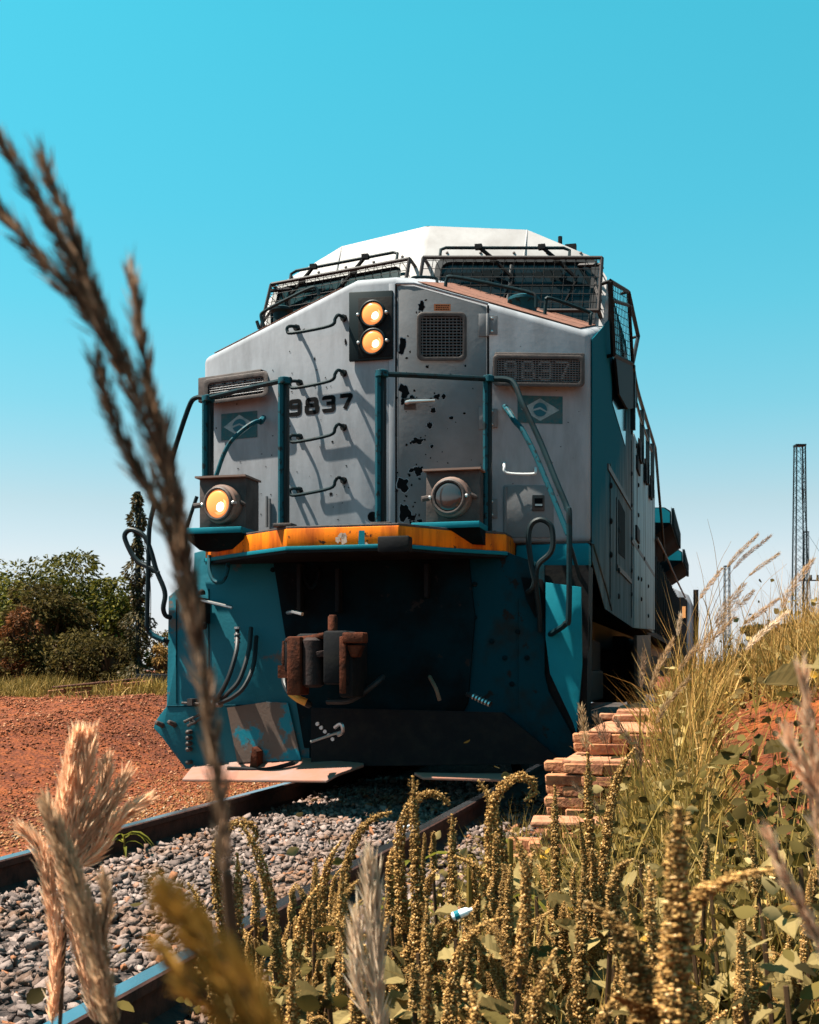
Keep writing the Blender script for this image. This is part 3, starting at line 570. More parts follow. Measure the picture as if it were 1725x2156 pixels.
# rails and small fittings on the nose top: (pixels, distance back)
def npipe(pts, r=.014, m=TPIPE, name='nose_top_rail', flat=None): return MB().tube(bez([HY(X,Y,d) for X,Y,d in pts],4) if not flat else [HY(X,Y,d) for X,Y,d in pts], r, 8).build(name, m, LOCO, smooth=True)
npipe([(557,688,.5),(550,668,.5),(556,656,.5),(600,632,.45),(655,606,.4),(667,609,.4),(672,622,.4)])
npipe([(938,606,.1),(941,588,.1),(955,583,.1),(1050,601,.2),(1115,616,.25),(1128,625,.25),(1129,648,.25)])
npipe([(1147,668,.35),(1150,636,.35),(1160,628,.35),(1238,656,.5),(1244,664,.5),(1243,684,.5)])
npipe([(868,592,.2),(872,584,.2),(915,585,.3),(921,596,.3)], .012)
MB().lathe(HY(1103,648,.45), (0,0,1), [(-.05,.10),(.03,.11),(.05,.13),(.07,.13),(.085,.10),(.09,.02)], 16).build('warning_beacon', TPIPEW, LOCO, smooth=True)
MB().lathe(HY(593,668,.75), (0,0,1), [(-.09,.07),(.03,.07),(.05,.10),(.07,.10),(.085,.07),(.09,.02)], 16).build('warning_beacon', TPIPE, LOCO, smooth=True)
MB().tube([HY(546,692,.2),HY(541,676,.2)], .014, 6).build('nose_top_peg', TPIPE, LOCO)

# anti-climber (orange band) and deck
acp = [(-1.33,-.46),(-1.0,-.74),(-.42,-1.16),(.38,-1.16),(.62,-.82),(.99,-.44)]
def extr(poly, z0, z1, close): 
    P = [A((x,y,z0)) for x,y in poly+close]; return MB().prism(P, (0,0,z1-z0))
cl = [(1.0,.3),(-1.33,.3)]
extr(acp, 1.745, 1.868, cl).build('anticlimber', ORANGE, LOCO, bevel=.006)
sc_ = lambda k: [(x*k, -.30+(y+.30)*k) for x,y in acp]
extr(sc_(1.010), 1.718, 1.745, [(1.01,.3),(-1.34,.3)]).build('anticlimber_lip', TEAL, LOCO, bevel=.003)
extr(sc_(1.0), 1.70, 1.7165, [(1.0,.3),(-1.33,.3)]).build('deck_underside_shade', DARK, LOCO)  # thin near-black sheet that paints the shade below the deck
extr(sc_(.995), 1.868, 1.885, [(.99,.35),(-1.32,.35)]).build('deck_plate', BROWN, LOCO, bevel=.003)
pt = MB()
for X,Y,w,h in ((712,1136,14,16),(724,1134,16,30),(720,1128,22,14),(772,1146,8,10)):
    P=[]; 
    for k in range(12): a=2*math.pi*k/12; q=rnd.uniform(.6,1.1); P.append(HY(X+w/2*q*math.cos(a),Y+h/2*q*math.sin(a),-1.1625))
    MB().add(P,[tuple(range(12))]).build('bare_paint_patch', MATS.get('bare_primer') or mat('bare_primer', (.42,.33,.27), .7, col2=(.35,.22,.15), scale=20), LOCO)
MB().add([HY(756,1117,-1.1618),HY(768,1117,-1.1618),HY(768,1152,-1.1618),HY(754,1152,-1.1618)],[(0,1,2,3)]).build('teal_paint_run', TEAL, LOCO)
MB().box(HY(832,1147,-1.17),(.22,.10,.11)).build('anticlimber_shade_box', DARK, LOCO, bevel=.012)  # added dark box standing in for black shade below the band
MB().box((1.275,.0,1.745),(.55,.16,.17)).build('side_sill', TEAL, LOCO, bevel=.02)
MB().box((1.25,.0,1.838),(.60,.12,.012)).build('sill_edge', BROWN, LOCO)
MB().box((-.05,1.6,1.60),(2.9,2.6,.30)).build('deck_frame', DARK, LOCO)
# ditch lights on shelves
for nm_, xc, yc, zt_, w, lit, X, Y in (('left', -1.075, -.70, 2.305, .37, True, 461,1061), ('right', .64, -.60, 2.33, .39, False, 946,1046)):
    ang = -.05 if lit else 0
    bxo = MB().box((xc, yc+.10, 2.10), (w, .26, .415)).build('ditch_light_box', BROWN, LOCO, bevel=.008)
    MB().box((xc, yc+.08, 2.315), (w+.03, .32, .014)).build('box_cover', mat('dusty_cover', (.20,.125,.10), .7) if 'dusty_cover' not in MATS else MATS['dusty_cover'], bxo)
    MB().box((xc-.02, yc-.02, 1.905), (w+.10, .36, .045)).build('ditch_light_shelf', TEAL, LOCO, bevel=.006)
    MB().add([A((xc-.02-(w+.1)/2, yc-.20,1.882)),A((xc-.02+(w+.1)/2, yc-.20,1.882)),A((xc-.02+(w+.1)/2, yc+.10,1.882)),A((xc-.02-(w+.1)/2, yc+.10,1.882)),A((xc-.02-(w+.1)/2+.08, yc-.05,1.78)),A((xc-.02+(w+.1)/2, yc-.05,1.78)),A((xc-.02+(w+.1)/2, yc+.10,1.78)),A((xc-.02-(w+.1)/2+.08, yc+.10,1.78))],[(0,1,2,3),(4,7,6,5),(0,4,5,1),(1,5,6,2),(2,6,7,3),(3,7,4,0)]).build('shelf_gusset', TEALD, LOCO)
    o_ = HY(X, Y, yc-.09); ax = (-.22,-1,-.02) if lit else (-.12,-1,-.02)
    hs = MB().lathe(o_, ax, [(-.17,.09),(-.13,.135),(-.05,.15),(-.01,.142),(.0,.125)], 28).build('ditch_light_housing', mat('dusty_pink_housing', (.18,.105,.08), .6, col2=(.09,.055,.045), scale=9) if 'dusty_pink_housing' not in MATS else MATS['dusty_pink_housing'], bxo, smooth=True)
    MB().tube([o_+A((-.15,.02,0)), o_+A((-.20,.0,-.01))], .02, 8).tube([o_+A((.13,.02,.02)), o_+A((.19,.05,.0))], .016, 8).build('housing_lug', BROWN, bxo, smooth=True)
    ld = lamp(o_+Vector(ax).normalized()*.004, ax, .103, lit, 'ditch_light', LOCO)
# hand rails at the front
def post(X0, X1, Y0, Y1, yb, name='handrail_post'):
    p0, p1 = HY(X0, Y0, yb), HY(X1, Y0, yb); zb = HY((X0+X1)/2, Y1, yb).z; w = p1.x-p0.x
    m = MB().box(((p0.x+p1.x)/2, yb+.03, (p0.z+zb)/2), (w*.36, .07, p0.z-zb), ).build(name, DARKP, LOCO, bevel=.004)
    MB().tube([A((p0.x+w*.25, yb-.01, zb)), A((p0.x+w*.25, yb-.01, p0.z))], w*.22, 8).build('post_tube', TPIPEW, m, smooth=True)
    MB().box(((p0.x+p1.x)/2, yb+.01, zb+.012), (w*1.5, .12, .024)).build('post_foot', BROWN, m, bevel=.004)
    MB().lathe(((p0.x+p1.x)/2, yb, p0.z-.03), (0,0,1), [(0,w*.5),(.04,w*.5),(.045,w*.4)], 10).build('post_cap', TPIPEW, m, smooth=True); return p0.z
post(426,452,838,1130,-.46); post(586,612,800,1110,-1.10); post(790,818,785,1108,-1.08); post(1017,1041,796,1126,-.47)
def hrail(pts, r=.019, m=TPIPE, name='handrail', **k): return npipe(pts, r, m, name, **k)
hrail([(612,799,-1.10),(588,803,-1.05),(520,818,-.78),(438,838,-.46)], flat=True)
hrail([(436,838,-.46),(412,838,-.42),(396,862,-.40),(360,972,-.36),(352,1000,-.36)])
hrail([(792,787,-1.08),(870,790,-.95),(1028,798,-.47)], flat=True)
hrail([(1028,798,-.47),(1066,799,-.45),(1084,810,-.46),(1100,848,-.5),(1140,935,-.55),(1172,1015,-.62),(1194,1068,-.66),(1199,1095,-.68),(1198,1290,-.68),(1192,1312,-.66),(1178,1324,-.6),(1149,1341,-.4)], .021)
hrail([(1196,1130,-.5),(1215,1195,-.4),(1238,1290,-.3),(1240,1345,-.3),(1233,1395,-.3)], .013, DARKP)
hrail([(1063,856,-.22),(1072,868,-.34),(1085,888,-.40),(1100,905,-.42),(1126,955,-.46),(1160,1035,-.52),(1196,1125,-.58)], .019, TPIPEW)
hrail([(1060,855,-.10),(1068,862,-.25),(1078,876,-.36)], .022, CHROME, 'rail_socket')
hrail([(549,888,-.30),(538,888,-.42),(514,903,-.46),(486,930,-.48),(470,960,-.48),(456,1000,-.47),(450,1010,-.47)], .017, TPIPEW)
hrail([(555,880,-.20),(549,888,-.34)], .024, TPIPEW, 'rail_socket')
hrail([(415,1045,-.5),(400,1090,-.5),(386,1135,-.48)], .015)
# looped grab irons: right then left
hrail([(1112,1246,-.52),(1122,1238,-.56),(1126,1222,-.58),(1121,1200,-.58),(1114,1150,-.58),(1114,1120,-.58),(1122,1101,-.58),(1140,1094,-.58),(1158,1104,-.58),(1164,1122,-.58),(1164,1150,-.58),(1156,1168,-.58),(1136,1186,-.58),(1129,1205,-.58),(1130,1240,-.56),(1136,1290,-.5),(1138,1330,-.45)], .020, DARKP, 'grab_iron')
hrail([(360,1300,-.46),(349,1296,-.5),(344,1280,-.52),(348,1255,-.52),(344,1235,-.52),(330,1202,-.52),(318,1160,-.52),(306,1132,-.52),(290,1119,-.52),(273,1116,-.52),(263,1126,-.52),(266,1142,-.52),(280,1170,-.52),(296,1186,-.52),(318,1196,-.52),(334,1207,-.52)], .019, DARKP, 'grab_iron')
hrail([(326,1060,-.5),(315,1110,-.52),(313,1180,-.52),(310,1300,-.52),(310,1320,-.52),(318,1333,-.5),(338,1345,-.48),(356,1352,-.45)], .019, DARKP, 'grab_iron')
hrail([(314,1330,-.53),(322,1338,-.52),(340,1346,-.5),(346,1348,-.5)], .0205, TPIPEW, 'grab_iron_worn_end')

# pilot (end plate) with its wings
PY = -.42
TEALM = mat('teal_paint_shaded', (.001,.024,.034), .8, spec=.06, col2=(.010,.014,.015), scale=3.2, amt=(.50,.66), spot=(.012,.009,.008), spotscale=6, spotth=.60, bump=.15, bscale=30)  # darker copy of the pilot teal; shade on the right painted in
pil = [(424,1160),(409,1164),(408,1210),(400,1219),(355,1256),(353,1403),(351,1487),(331,1513),(323,1532),(341,1552),(391,1619),(652,1613),(648,1160)]
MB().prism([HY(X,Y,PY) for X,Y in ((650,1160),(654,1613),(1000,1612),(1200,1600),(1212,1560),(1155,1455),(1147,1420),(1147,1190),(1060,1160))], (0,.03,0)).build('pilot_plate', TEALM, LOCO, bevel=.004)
MB().prism([HY(X,Y,PY) for X,Y in pil], (0,.03,0)).build('pilot_plate', TEALW, LOCO, bevel=.004)
MB().prism([HY(X,Y,PY-.035) for X,Y in ((572,1163),(985,1163),(1000,1300),(985,1480),(930,1575),(640,1575),(610,1400))], (0,.034,0)).build('pilot_centre_shade_plate', TEALD, LOCO, bevel=.006)  # painted shade: near-black plate, left edge cut along the deck's shadow line
MB().prism([HY(X,Y,PY-.06) for X,Y in ((1149,1226),(1224,1236),(1226,1400),(1214,1545),(1206,1520),(1158,1418),(1149,1345))], (0,.03,0)).build('step_side_panel', TEAL, LOCO, bevel=.004)
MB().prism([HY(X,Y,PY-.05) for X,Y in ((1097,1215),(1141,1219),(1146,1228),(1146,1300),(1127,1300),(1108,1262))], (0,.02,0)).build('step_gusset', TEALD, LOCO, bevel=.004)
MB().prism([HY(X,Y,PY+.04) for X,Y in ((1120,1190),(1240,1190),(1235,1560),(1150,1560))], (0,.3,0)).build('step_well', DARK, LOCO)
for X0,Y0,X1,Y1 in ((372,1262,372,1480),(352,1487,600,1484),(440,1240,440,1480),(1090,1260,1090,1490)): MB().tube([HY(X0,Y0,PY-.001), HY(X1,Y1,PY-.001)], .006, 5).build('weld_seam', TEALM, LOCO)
for X,Y in ((1000,1230),(1000,1300),(1110,1385),(1063,1385),(1090,1330),(1035,1350),(1078,1440),(610,1260),(610,1330),(575,1200),(700,1230),(960,1215),(875,1205),(765,1210)): MB().lathe(HY(X,Y,PY), (0,-1,0), [(0,.02),(.014,.018),(.018,.006)], 7).build('plate_bolt', TEALD, LOCO)
for X0,Y0,X1,Y1 in ((720,1200,720,1290),(905,1190,905,1260),(640,1190,640,1290)): MB().box((HY(X0,Y0,PY)+HY(X1,Y1,PY))/2+A((0,-.06,0)), (.03,.12,abs(HY(X0,Y0,PY).z-HY(X1,Y1,PY).z))).build('deck_bracket', DARK, LOCO, bevel=.004)
# bolts, pegs, levers on the left wing
bl = MB()
for X,Y in ((342,1527),(368,1526)): bl.lathe(HY(X,Y,PY), (0,-1,.25), [(0,.022),(.10,.018),(.11,.010)], 8)
for X,Y in ((402,1541),(402,1553),(402,1565),(402,1577),(402,1604),(410,1520)): bl.lathe(HY(X,Y,PY), (0,-1,0), [(0,.018),(.06,.018),(.07,.006)], 8)
bl.build('wing_bolts', BROWN, LOCO, smooth=True)
MB().tube([HY(388,1256,-.62),HY(420,1263,-.62),HY(489,1279,-.62)], .012, 6).build('uncoupling_lever', CHROME, LOCO, smooth=True)
MB().box(HY(424,1266,-.55),(.05,.18,.05)).box(HY(424,1290,-.50),(.09,.14,.16)).lathe(HY(425,1252,-.62),(0,0,1),[(0,.03),(.03,.025),(.04,.01)],10).lathe(HY(418,1300,-.56),(0,-1,0),[(0,.03),(.04,.025)],10).lathe(HY(430,1318,-.56),(0,-1,0),[(0,.03),(.04,.025)],10).build('lever_bracket', DARK, LOCO, bevel=.006)
MB().tube([HY(383,1480,-.5),HY(420,1482,-.5)], .009, 6).box(HY(405,1478,-.48),(.04,.1,.05)).tube([HY(388,1520,-.5),HY(420,1505,-.5)], .011, 6).tube([HY(395,1528,-.5),HY(425,1512,-.5)], .011, 6).build('lever_rod', BROWN, LOCO, bevel=0)
MB().tube(bez([HY(642,1193,-.46),HY(642,1220,-.50),HY(655,1238,-.52),HY(668,1225,-.52),HY(672,1198,-.46)],4), .014, 6).build('hook_loop', TEALD, LOCO)
MB().tube(bez([HY(441,1170,-.52),HY(441,1200,-.56),HY(452,1224,-.58),HY(470,1222,-.58),HY(480,1195,-.56),HY(480,1172,-.52)],4), .017, 7).build('hook_loop', TPIPEW, LOCO, smooth=True)
# hoses
def hose(pts, r=.017, m=RUBBER): return MB().tube(bez([HY(X,Y,d) for X,Y,d in pts],5), r, 8).build('air_hose', m, LOCO, smooth=True)
hose([(500,1325,-.52),(498,1370,-.66),(480,1430,-.72),(455,1475,-.66),(444,1480,-.5)]); hose([(529,1322,-.52),(524,1370,-.64),(505,1430,-.72),(480,1460,-.72),(460,1478,-.6)]); hose([(540,1340,-.5),(534,1400,-.66),(515,1445,-.74),(490,1468,-.74),(462,1480,-.66)])
cf = MB()
for Y in (1322,1336,1344,1352): cf.lathe(HY(500,Y,-.55),(0,0,1),[(-.008,.024),(.008,.024)],10)
cf.lathe(HY(455,1482,-.62),(1,-.6,0),[(-.06,.03),(.06,.026)],10)
cf.build('hose_coupling', CHROME, LOCO)
h1 = hose([(600,1420,-.9),(602,1440,-1.0),(615,1462,-1.05),(640,1478,-1.05),(652,1484,-1.0)], .026)
MB().tube(bez([HY(612,1459,-1.06),HY(628,1471,-1.07),(HY(645,1479,-1.06))],4), .0275, 8).build('yellow_hose_band', YEL, h1, smooth=True)
hose([(690,1478,-.9),(740,1474,-1.0),(790,1440,-1.0),(806,1425,-.9)], .020); hose([(905,1425,-.6),(918,1450,-.75),(926,1475,-.75)], .014, mat('grey_strap', (.12,.07,.045), .7))
hose([(985,1462,-.6),(1005,1470,-.75),(1034,1482,-.8)], .018, RUBBER)
cf = MB(); 
for i in range(6): cf.lathe(HY(998+6.5*i,1467+3.1*i,-.75-.01*i),(1,-.3,-.4),[(-.006,.022),(.006,.022)],8)
cf.build('hose_coupling', CHROME, LOCO)
# coupler: dark head and knuckle colours stand in for the deck's shade
cp = empty('coupler'); cp.parent = LOCO
MB().box(HY(628,1402,-1.2),(.10,.20,.40)).build('coupler_guard_arm', RUST, cp, bevel=.015)
MB().lathe(HY(660,1395,-1.22),(0,0,1),[(-.17,.05),(-.15,.075),(.15,.075),(.17,.05)],14).build('coupler_knuckle', RUSTD, cp, smooth=True)
MB().prism([HY(665,1372,-1.30),HY(700,1366,-1.32),(HY(716,1372,-1.3)),HY(700,1382,-1.3),HY(668,1384,-1.3)],(0,.1,0)).build('knuckle_nose', RUSTD, cp, bevel=.006)
MB().box(HY(722,1385,-1.15),(.17,.36,.36)).box(HY(745,1400,-1.1),(.10,.36,.44)).build('coupler_head', DARK, cp, bevel=.02)
MB().box(HY(685,1365,-1.0),(.34,.3,.20)).build('coupler_body', DARK, cp, bevel=.03)
MB().prism([HY(600,1344,-1.2),HY(655,1340,-1.25),HY(690,1328,-1.28),HY(730,1330,-1.28),HY(765,1336,-1.2),HY(765,1340,-.9),HY(600,1346,-.9)],(0,0,-.03)).build('coupler_top', RUST, cp, bevel=.01)
MB().lathe(HY(701,1330,-1.15),(0,0,1),[(-.05,.034),(.10,.034),(.115,.024)],12).build('coupler_pin', RUST, cp, smooth=True)
MB().box(HY(722,1400,-1.335),(.045,.02,.38)).build('coupler_rib', RUST, cp, bevel=.008)
MB().box(HY(748,1343,-1.3),(.15,.12,.07)).prism([HY(728,1358,-1.32),HY(762,1358,-1.32),HY(752,1384,-1.30),(HY(738,1384,-1.3))],(0,.1,0)).build('knuckle', RUST, cp, bevel=.012)
MB().box(HY(680,1380,-.8),(.30,.8,.24)).build('coupler_shank', DARK, cp, bevel=.02)
MB().box(HY(612,1414,-1.05),(.13,.16,.09)).tube(bez([HY(598,1350,-1.1),HY(597,1390,-1.12),HY(600,1418,-1.1)],4),.012,6).build('coupler_lug', RUST, cp, bevel=.0)
ch = MB()
for i in range(5): ch.lathe(HY(670+8*i-40*(i>4),1524+8*i,-.9),(0,-1,0),[(0,.014),(.02,.014)],8)
ch.tube([HY(655,1562,-.9),HY(720,1540,-.95)], .010, 5).tube(bez([HY(705,1532,-.95),HY(718,1524,-.97),HY(722,1540,-.97),HY(712,1548,-.95)],4), .014, 6).build('coupler_chain', CHROME, LOCO)
MB().tube([HY(868-262,1290,-.8),HY(880-262,1288,-.95),HY(637,1293,-1.0)], .014, 6).build('release_handle', CHROME, LOCO, smooth=True)
# snow plough lip: sloping flanges left and right
def lip(P, t=.02): MB().prism([HY(X,Y,d) for X,Y,d in P], (0,0,-t)).build('plough_blade', PINKST, LOCO, bevel=.005)
lip([(384,1640,-.80),(688,1643,-.98),(712,1628,-.92),(766,1610,-.62),(766,1606,-.55),(690,1600,-.46),(620,1592,-.43),(406,1612,-.43)])
lip([(872,1626,-.90),(890,1636,-.98),(1080,1641,-.95),(1085,1628,-.6),(985,1628,-.60)])
MB().tube(bez([HY(480,1618,-.60),HY(560,1620,-.64),HY(620,1606,-.62)],5), .016, 6).build('plough_rod', DARK, LOCO)
MB().prism([HY(X,Y,-.46) for X,Y in ((478,1490),(560,1478),(606,1480),(634,1600),(500,1606))], (0,.02,0)).build('plough_back', TEALS, LOCO)
MB().prism([HY(X,Y,-.50) for X,Y in ((655,1490),(1060,1500),(1190,1608),(655,1614))], (0,.03,0)).build('plough_back', DARK, LOCO)
MB().prism([HY(540,1612,-.44),HY(556,1612,-.44),HY(556,1580,-.44),HY(545,1570,-.44)], (0,-.14,0)).build('plough_rib', RUST, LOCO, bevel=.004)

# right side: panels, wall, hood, undergear
def ZX(x, y, v=1.55): return HX((1700+x/1.658)*.69, (800+y/1.658)*.69, v)
MB().prism([A((1.556,y,z)) for y,z in ((.03,1.85),(.03,3.36),(1.52,3.92),(1.60,4.22),(3.58,4.24),(4.62,3.56),(4.62,1.36),(1.08,1.40),(.05,1.70))], (.006,0,0)).build('cab_side_panel', SIDE, LOCO)
MB().prism([A((1.552,y,z)) for y,z in ((4.64,1.36),(4.64,3.53),(9.34,3.57),(9.34,1.49))], (.02,0,0)).build('side_wall', SIDE2, LOCO, bevel=.006)
MB().box((.2,6.9,2.5),(2.68,5.3,2.1)).build('side_cabinet', SIDE2, LOCO)
for P in ([(262,1030),(380,1240)],[(380,1400),(495,1585)],[(310,1540),(378,1612)]):
    a, b = ZX(*P[0],1.575), ZX(*P[1],1.575); MB().prism([a+A((0,0,.02)), b+A((0,0,.02)), b-A((0,0,.03)), a-A((0,0,.03))], (-.03,0,0)).build('side_beam', BROWN, LOCO)
w0, w1 = ZX(312,1200,1.566), ZX(345,1512,1.566)
MB().prism([A((1.5625,w0.y,w0.z)),A((1.5625,w1.y,w0.z-.02)),A((1.5625,w1.y,w1.z+.02)),A((1.5625,w0.y,w1.z))], (.004,0,0)).build('side_slot_opening', BLACK, LOCO)
bo = MB(); sm_ = MB()
for x, ys_ in ((272,(1130,1310,1480)),(375,(860,1070,1230,1400,1560,1680)),(410,(900,940,1128,1280,1440,1600)),(425,(1605,1705)),(460,(1640,1790)),(310,(1355,1560,1690)),(400,(930,)),(440,(1500,))):
    for y in ys_:
        bo.lathe(ZX(x,y,1.574), (1,0,0), [(0,.028),(.012,.024),(.018,.01)], 8)
for x, y0, y1 in ((268,1020,1740),(376,900,1800),(300,1190,1560),(412,1000,1380)):
    a, b = ZX(x,y0,1.564), ZX(x,y1,1.564); sm_.prism([a+A((0,-.012,0)), a+A((0,.012,0)), A((a.x,a.y+.012,b.z)), A((a.x,a.y-.012,b.z))], (.006,0,0))
bo.build('side_bolts', DARK, LOCO, smooth=True); sm_.build('side_seams', DARK, LOCO)
for x, y in ((410,1030),(407,1378)):
    a = ZX(x,y,1.58); MB().box(a, (.03,.55,.16)).build('side_hinge_plate', DARK, LOCO, bevel=.004)
MB().tube([A((1.565,.02,1.84)),A((1.565,1.2,1.56)),A((1.565,1.7,1.42))], .012, 5).build('side_seam_tube', SIDE, LOCO)
# side window guard cages
cgo = MB(); pA, pB, pC, pD, pE = ((1285,592),(1323,614),(1344,708),(1332,766),(1292,747)); K = 1.62
q = [HX(*p, K) for p in (pA,pB,pC,pD,pE)]
for i in range(5): cgo.tube([q[i], q[(i+1)%5]], .022, 4)
q2 = [A((1.55,p.y+.05,p.z)) for p in q]
for i in range(5): cgo.tube([q[i], q2[i]], .016, 4)
mid = [q[0].lerp(q[4],.25), q[1].lerp(q[2],.3)]; cgo.tube(mid, .018, 4); cgo.tube([q[1], q[3]], .018, 4)
cg_ = cgo.build('side_window_guard', DARK, LOCO)
w = MB()
for k in range(1, 12):
    t = k/12; w.tube([q[0].lerp(q[1],t), q[4].lerp(q[3],t)], .0035, 3, False)
for k in range(1, 10):
    t = k/10; w.tube([q[0].lerp(q[4],t), (q[1].lerp(q[3],t))], .0035, 3, False)
w.build('side_guard_mesh', DARK, cg_)
MB().prism([A((1.564,1.75,3.25)),A((1.564,3.3,3.15)),A((1.564,3.5,4.1)),A((1.564,1.8,4.15))], (.006,0,0)).build('side_window', GLASS, LOCO)
MB().prism([HX(X,Y,1.60) for X,Y in ((1292,748),(1333,768),(1340,858),(1318,862),(1300,830))], (.02,0,0)).build('side_window_visor', DARK, LOCO)
# walkway rails along the right side
def srail(pts, r=.022, m=DARKP, K=1.62): return MB().tube(bez([HX(X,Y,K) for X,Y in pts],4), r, 6).build('walkway_rail', m, LOCO, smooth=True)
srail([(1333,772),(1342,820),(1360,880),(1378,938),(1381,955),(1388,1040),(1396,1130),(1400,1180)]); srail([(1341,850),(1352,890),(1372,950)], .016)
srail([(1383,1132),(1400,1166),(1422,1215),(1443,1258)], .020, BROWN)
for X, Y0, Y1 in ((1333,770,905),(1352,865,975),(1364,905,1020),(1374,935,1048)):
    a, b = HX(X,Y0,1.61), HX(X,Y1,1.61); MB().box((a+b)/2, (.05,.08 if X < 1350 else .12,abs(a.z-b.z))).build('walkway_rail_post', DARKP, LOCO)
for X, Y0, Y1 in ((1348,930,972),(1361,970,1018),(1371,1005,1050)):
    a, b = HX(X,Y0,1.60), HX(X,Y1,1.60); MB().box((a+b)/2, (.03,.35,abs(a.z-b.z))).build('rail_post_socket', DARK, LOCO)
MB().box((0,14.9,2.45),(2.2,22,2.6)).build('engine_hood', DARKP, LOCO, bevel=.03)
for i in range(26): MB().box((1.115, 9.8+i*.62, 2.5), (.03,.05,2.0)).build('hood_door_rib', BROWN, LOCO)
MB().box((0,13,1.50),(2.9,26,.12)).build('walkway', DARK, LOCO)
for i in range(22): MB().tube([A((1.5,9.6+i*.8,1.5)),A((1.5,9.6+i*.8,2.75))], .018, 5).build('walkway_stanchion', DARKP, LOCO)
for yy, P, P2 in ((14, ((1413,1067),(1413,1103),(1376,1115)), (1432,1153)), (20, ((1437,1155),(1437,1182),(1410,1190)), (1449,1211))):
    a, b, c_ = (HY(*p,yy) for p in P); xo, z1, z0 = a.x, a.z, b.z; ln = 5.0 if yy == 14 else 4.5
    prof = [(0,z1),(xo-.12,z1),(xo,z1-.08),(xo,z0),(1.0,z0-.45),(0,z0-.45)]
    wg = MB().prism([A((x,yy,z)) for x,z in prof], (0,ln,0)).build('radiator_wing', TEALD, LOCO, bevel=.02)
    MB().prism([A((x,yy-.012,z)) for x,z in ((.9,z1-.02),(xo-.13,z1-.02),(xo-.02,z1-.1),(xo-.02,z0+.02),(.9,z0+.06))], (0,.008,0)).build('radiator_end_plate', TEAL, wg)
    for i in range(16): MB().box((xo+.02, yy+.3+i*.29, (z0+z1)/2), (.06,.06,z1-z0+.02)).build('radiator_rib', TPIPE, wg)
    MB().box((xo+.004, yy+ln/2, (z0+z1)/2), (.006,ln,z1-z0)).build('radiator_side', MATS['sky_pale_side_paint'], wg)
# trucks, tank, wheels
MB().box((0,2.9,.95),(2.3,4.6,.55)).box((1.12,2.9,.72),(.14,4.4,.34)).box((-1.12,2.9,.72),(.14,4.4,.34)).build('truck_frame', DARK, LOCO, bevel=.03)
for yy in (1.25, 3.1, 4.95, 15.0, 16.9, 18.8):
    ax = MB().lathe((-.95,yy,.535),(1,0,0),[(0,.09),(1.9,.09)],10).build('axle', DARK, LOCO)
    for x in (-.87, .80): MB().lathe((x,yy,.52),(1,0,0),[(0,.535),(.025,.535),(.03,.51),(.07,.50),(.075,.44),(.04,.42),(.04,.12),(.08,.10)],28).build('wheel', DARK, ax, smooth=True)
MB().box((0,10,.9),(2.7,5.0,.9)).build('fuel_tank', DARK, LOCO, bevel=.1)
MB().box((0,16.9,.9),(2.3,4.8,.6)).build('truck_frame', DARK, LOCO, bevel=.03)
MB().prism([A((1.5,y,z)) for y,z in ((5.6,1.3),(8.8,1.4),(8.8,.6),(5.8,.7))], (.04,0,0)).build('air_reservoir_panel', BROWN, LOCO)
MB().tube(bez([HY(1233,1395,-.3),HY(1236,1430,-.3),HY(1230,1440,-.32)],3), .010, 5).build('step_rod', CHROME, LOCO)

# second locomotive far behind
L2 = empty('distant_locomotive', MW @ Matrix.Translation((0,45,0)), 'grey locomotive with an orange lit front panel far behind the first one', 'locomotive')
MB().prism([A((x,0,z)) for x,z in ((-1.5,1.3),(1.45,1.3),(1.45,3.8),(1.3,4.15),(.6,4.5),(-.6,4.5),(-1.3,4.15),(-1.5,3.8))], (0,12,0)).build('body', GREY, L2, bevel=.04)
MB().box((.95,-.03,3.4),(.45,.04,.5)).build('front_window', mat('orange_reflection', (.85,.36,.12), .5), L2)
MB().prism([A((x,-.03,z)) for x,z in ((.55,1.3),(1.2,1.3),(1.25,3.9),(1.1,4.05),(.7,4.05),(.55,3.9))], (0,.02,0)).build('front_door', DARK, L2)
MB().box((0,-.2,1.0),(2.9,.6,.8)).build('pilot', DARK, L2)
MB().box((1.60,.6,3.2),(.22,.3,2.4)).build('side_guard', DARK, L2)

# ------------------------------------------------------------------ vegetation helpers (world coordinates)
def gW(wx, wy): p = toL((wx, wy, 0)); return G(p.x, p.y)
def orient(D, g=rng):
    """rotation matrices whose y axis is D, with a random roll"""
    D = D/np.linalg.norm(D, axis=1, keepdims=True); r = g.normal(size=D.shape); X = np.cross(D, r); X /= np.linalg.norm(X, axis=1, keepdims=True); Z = np.cross(X, D)
    return np.stack([X, D, Z], 2)
def along(path, t):
    P = np.array([tuple(p) for p in path]); s = np.concatenate([[0], np.cumsum(np.linalg.norm(np.diff(P, axis=0), axis=1))]); s /= s[-1]
    Q = np.stack([np.interp(t, s, P[:,k]) for k in range(3)], 1); e = .01
    T = np.stack([np.interp(np.clip(t+e,0,1), s, P[:,k])-np.interp(np.clip(t-e,0,1), s, P[:,k]) for k in range(3)], 1); T /= np.linalg.norm(T, axis=1, keepdims=True)+1e-9
    return Q, T
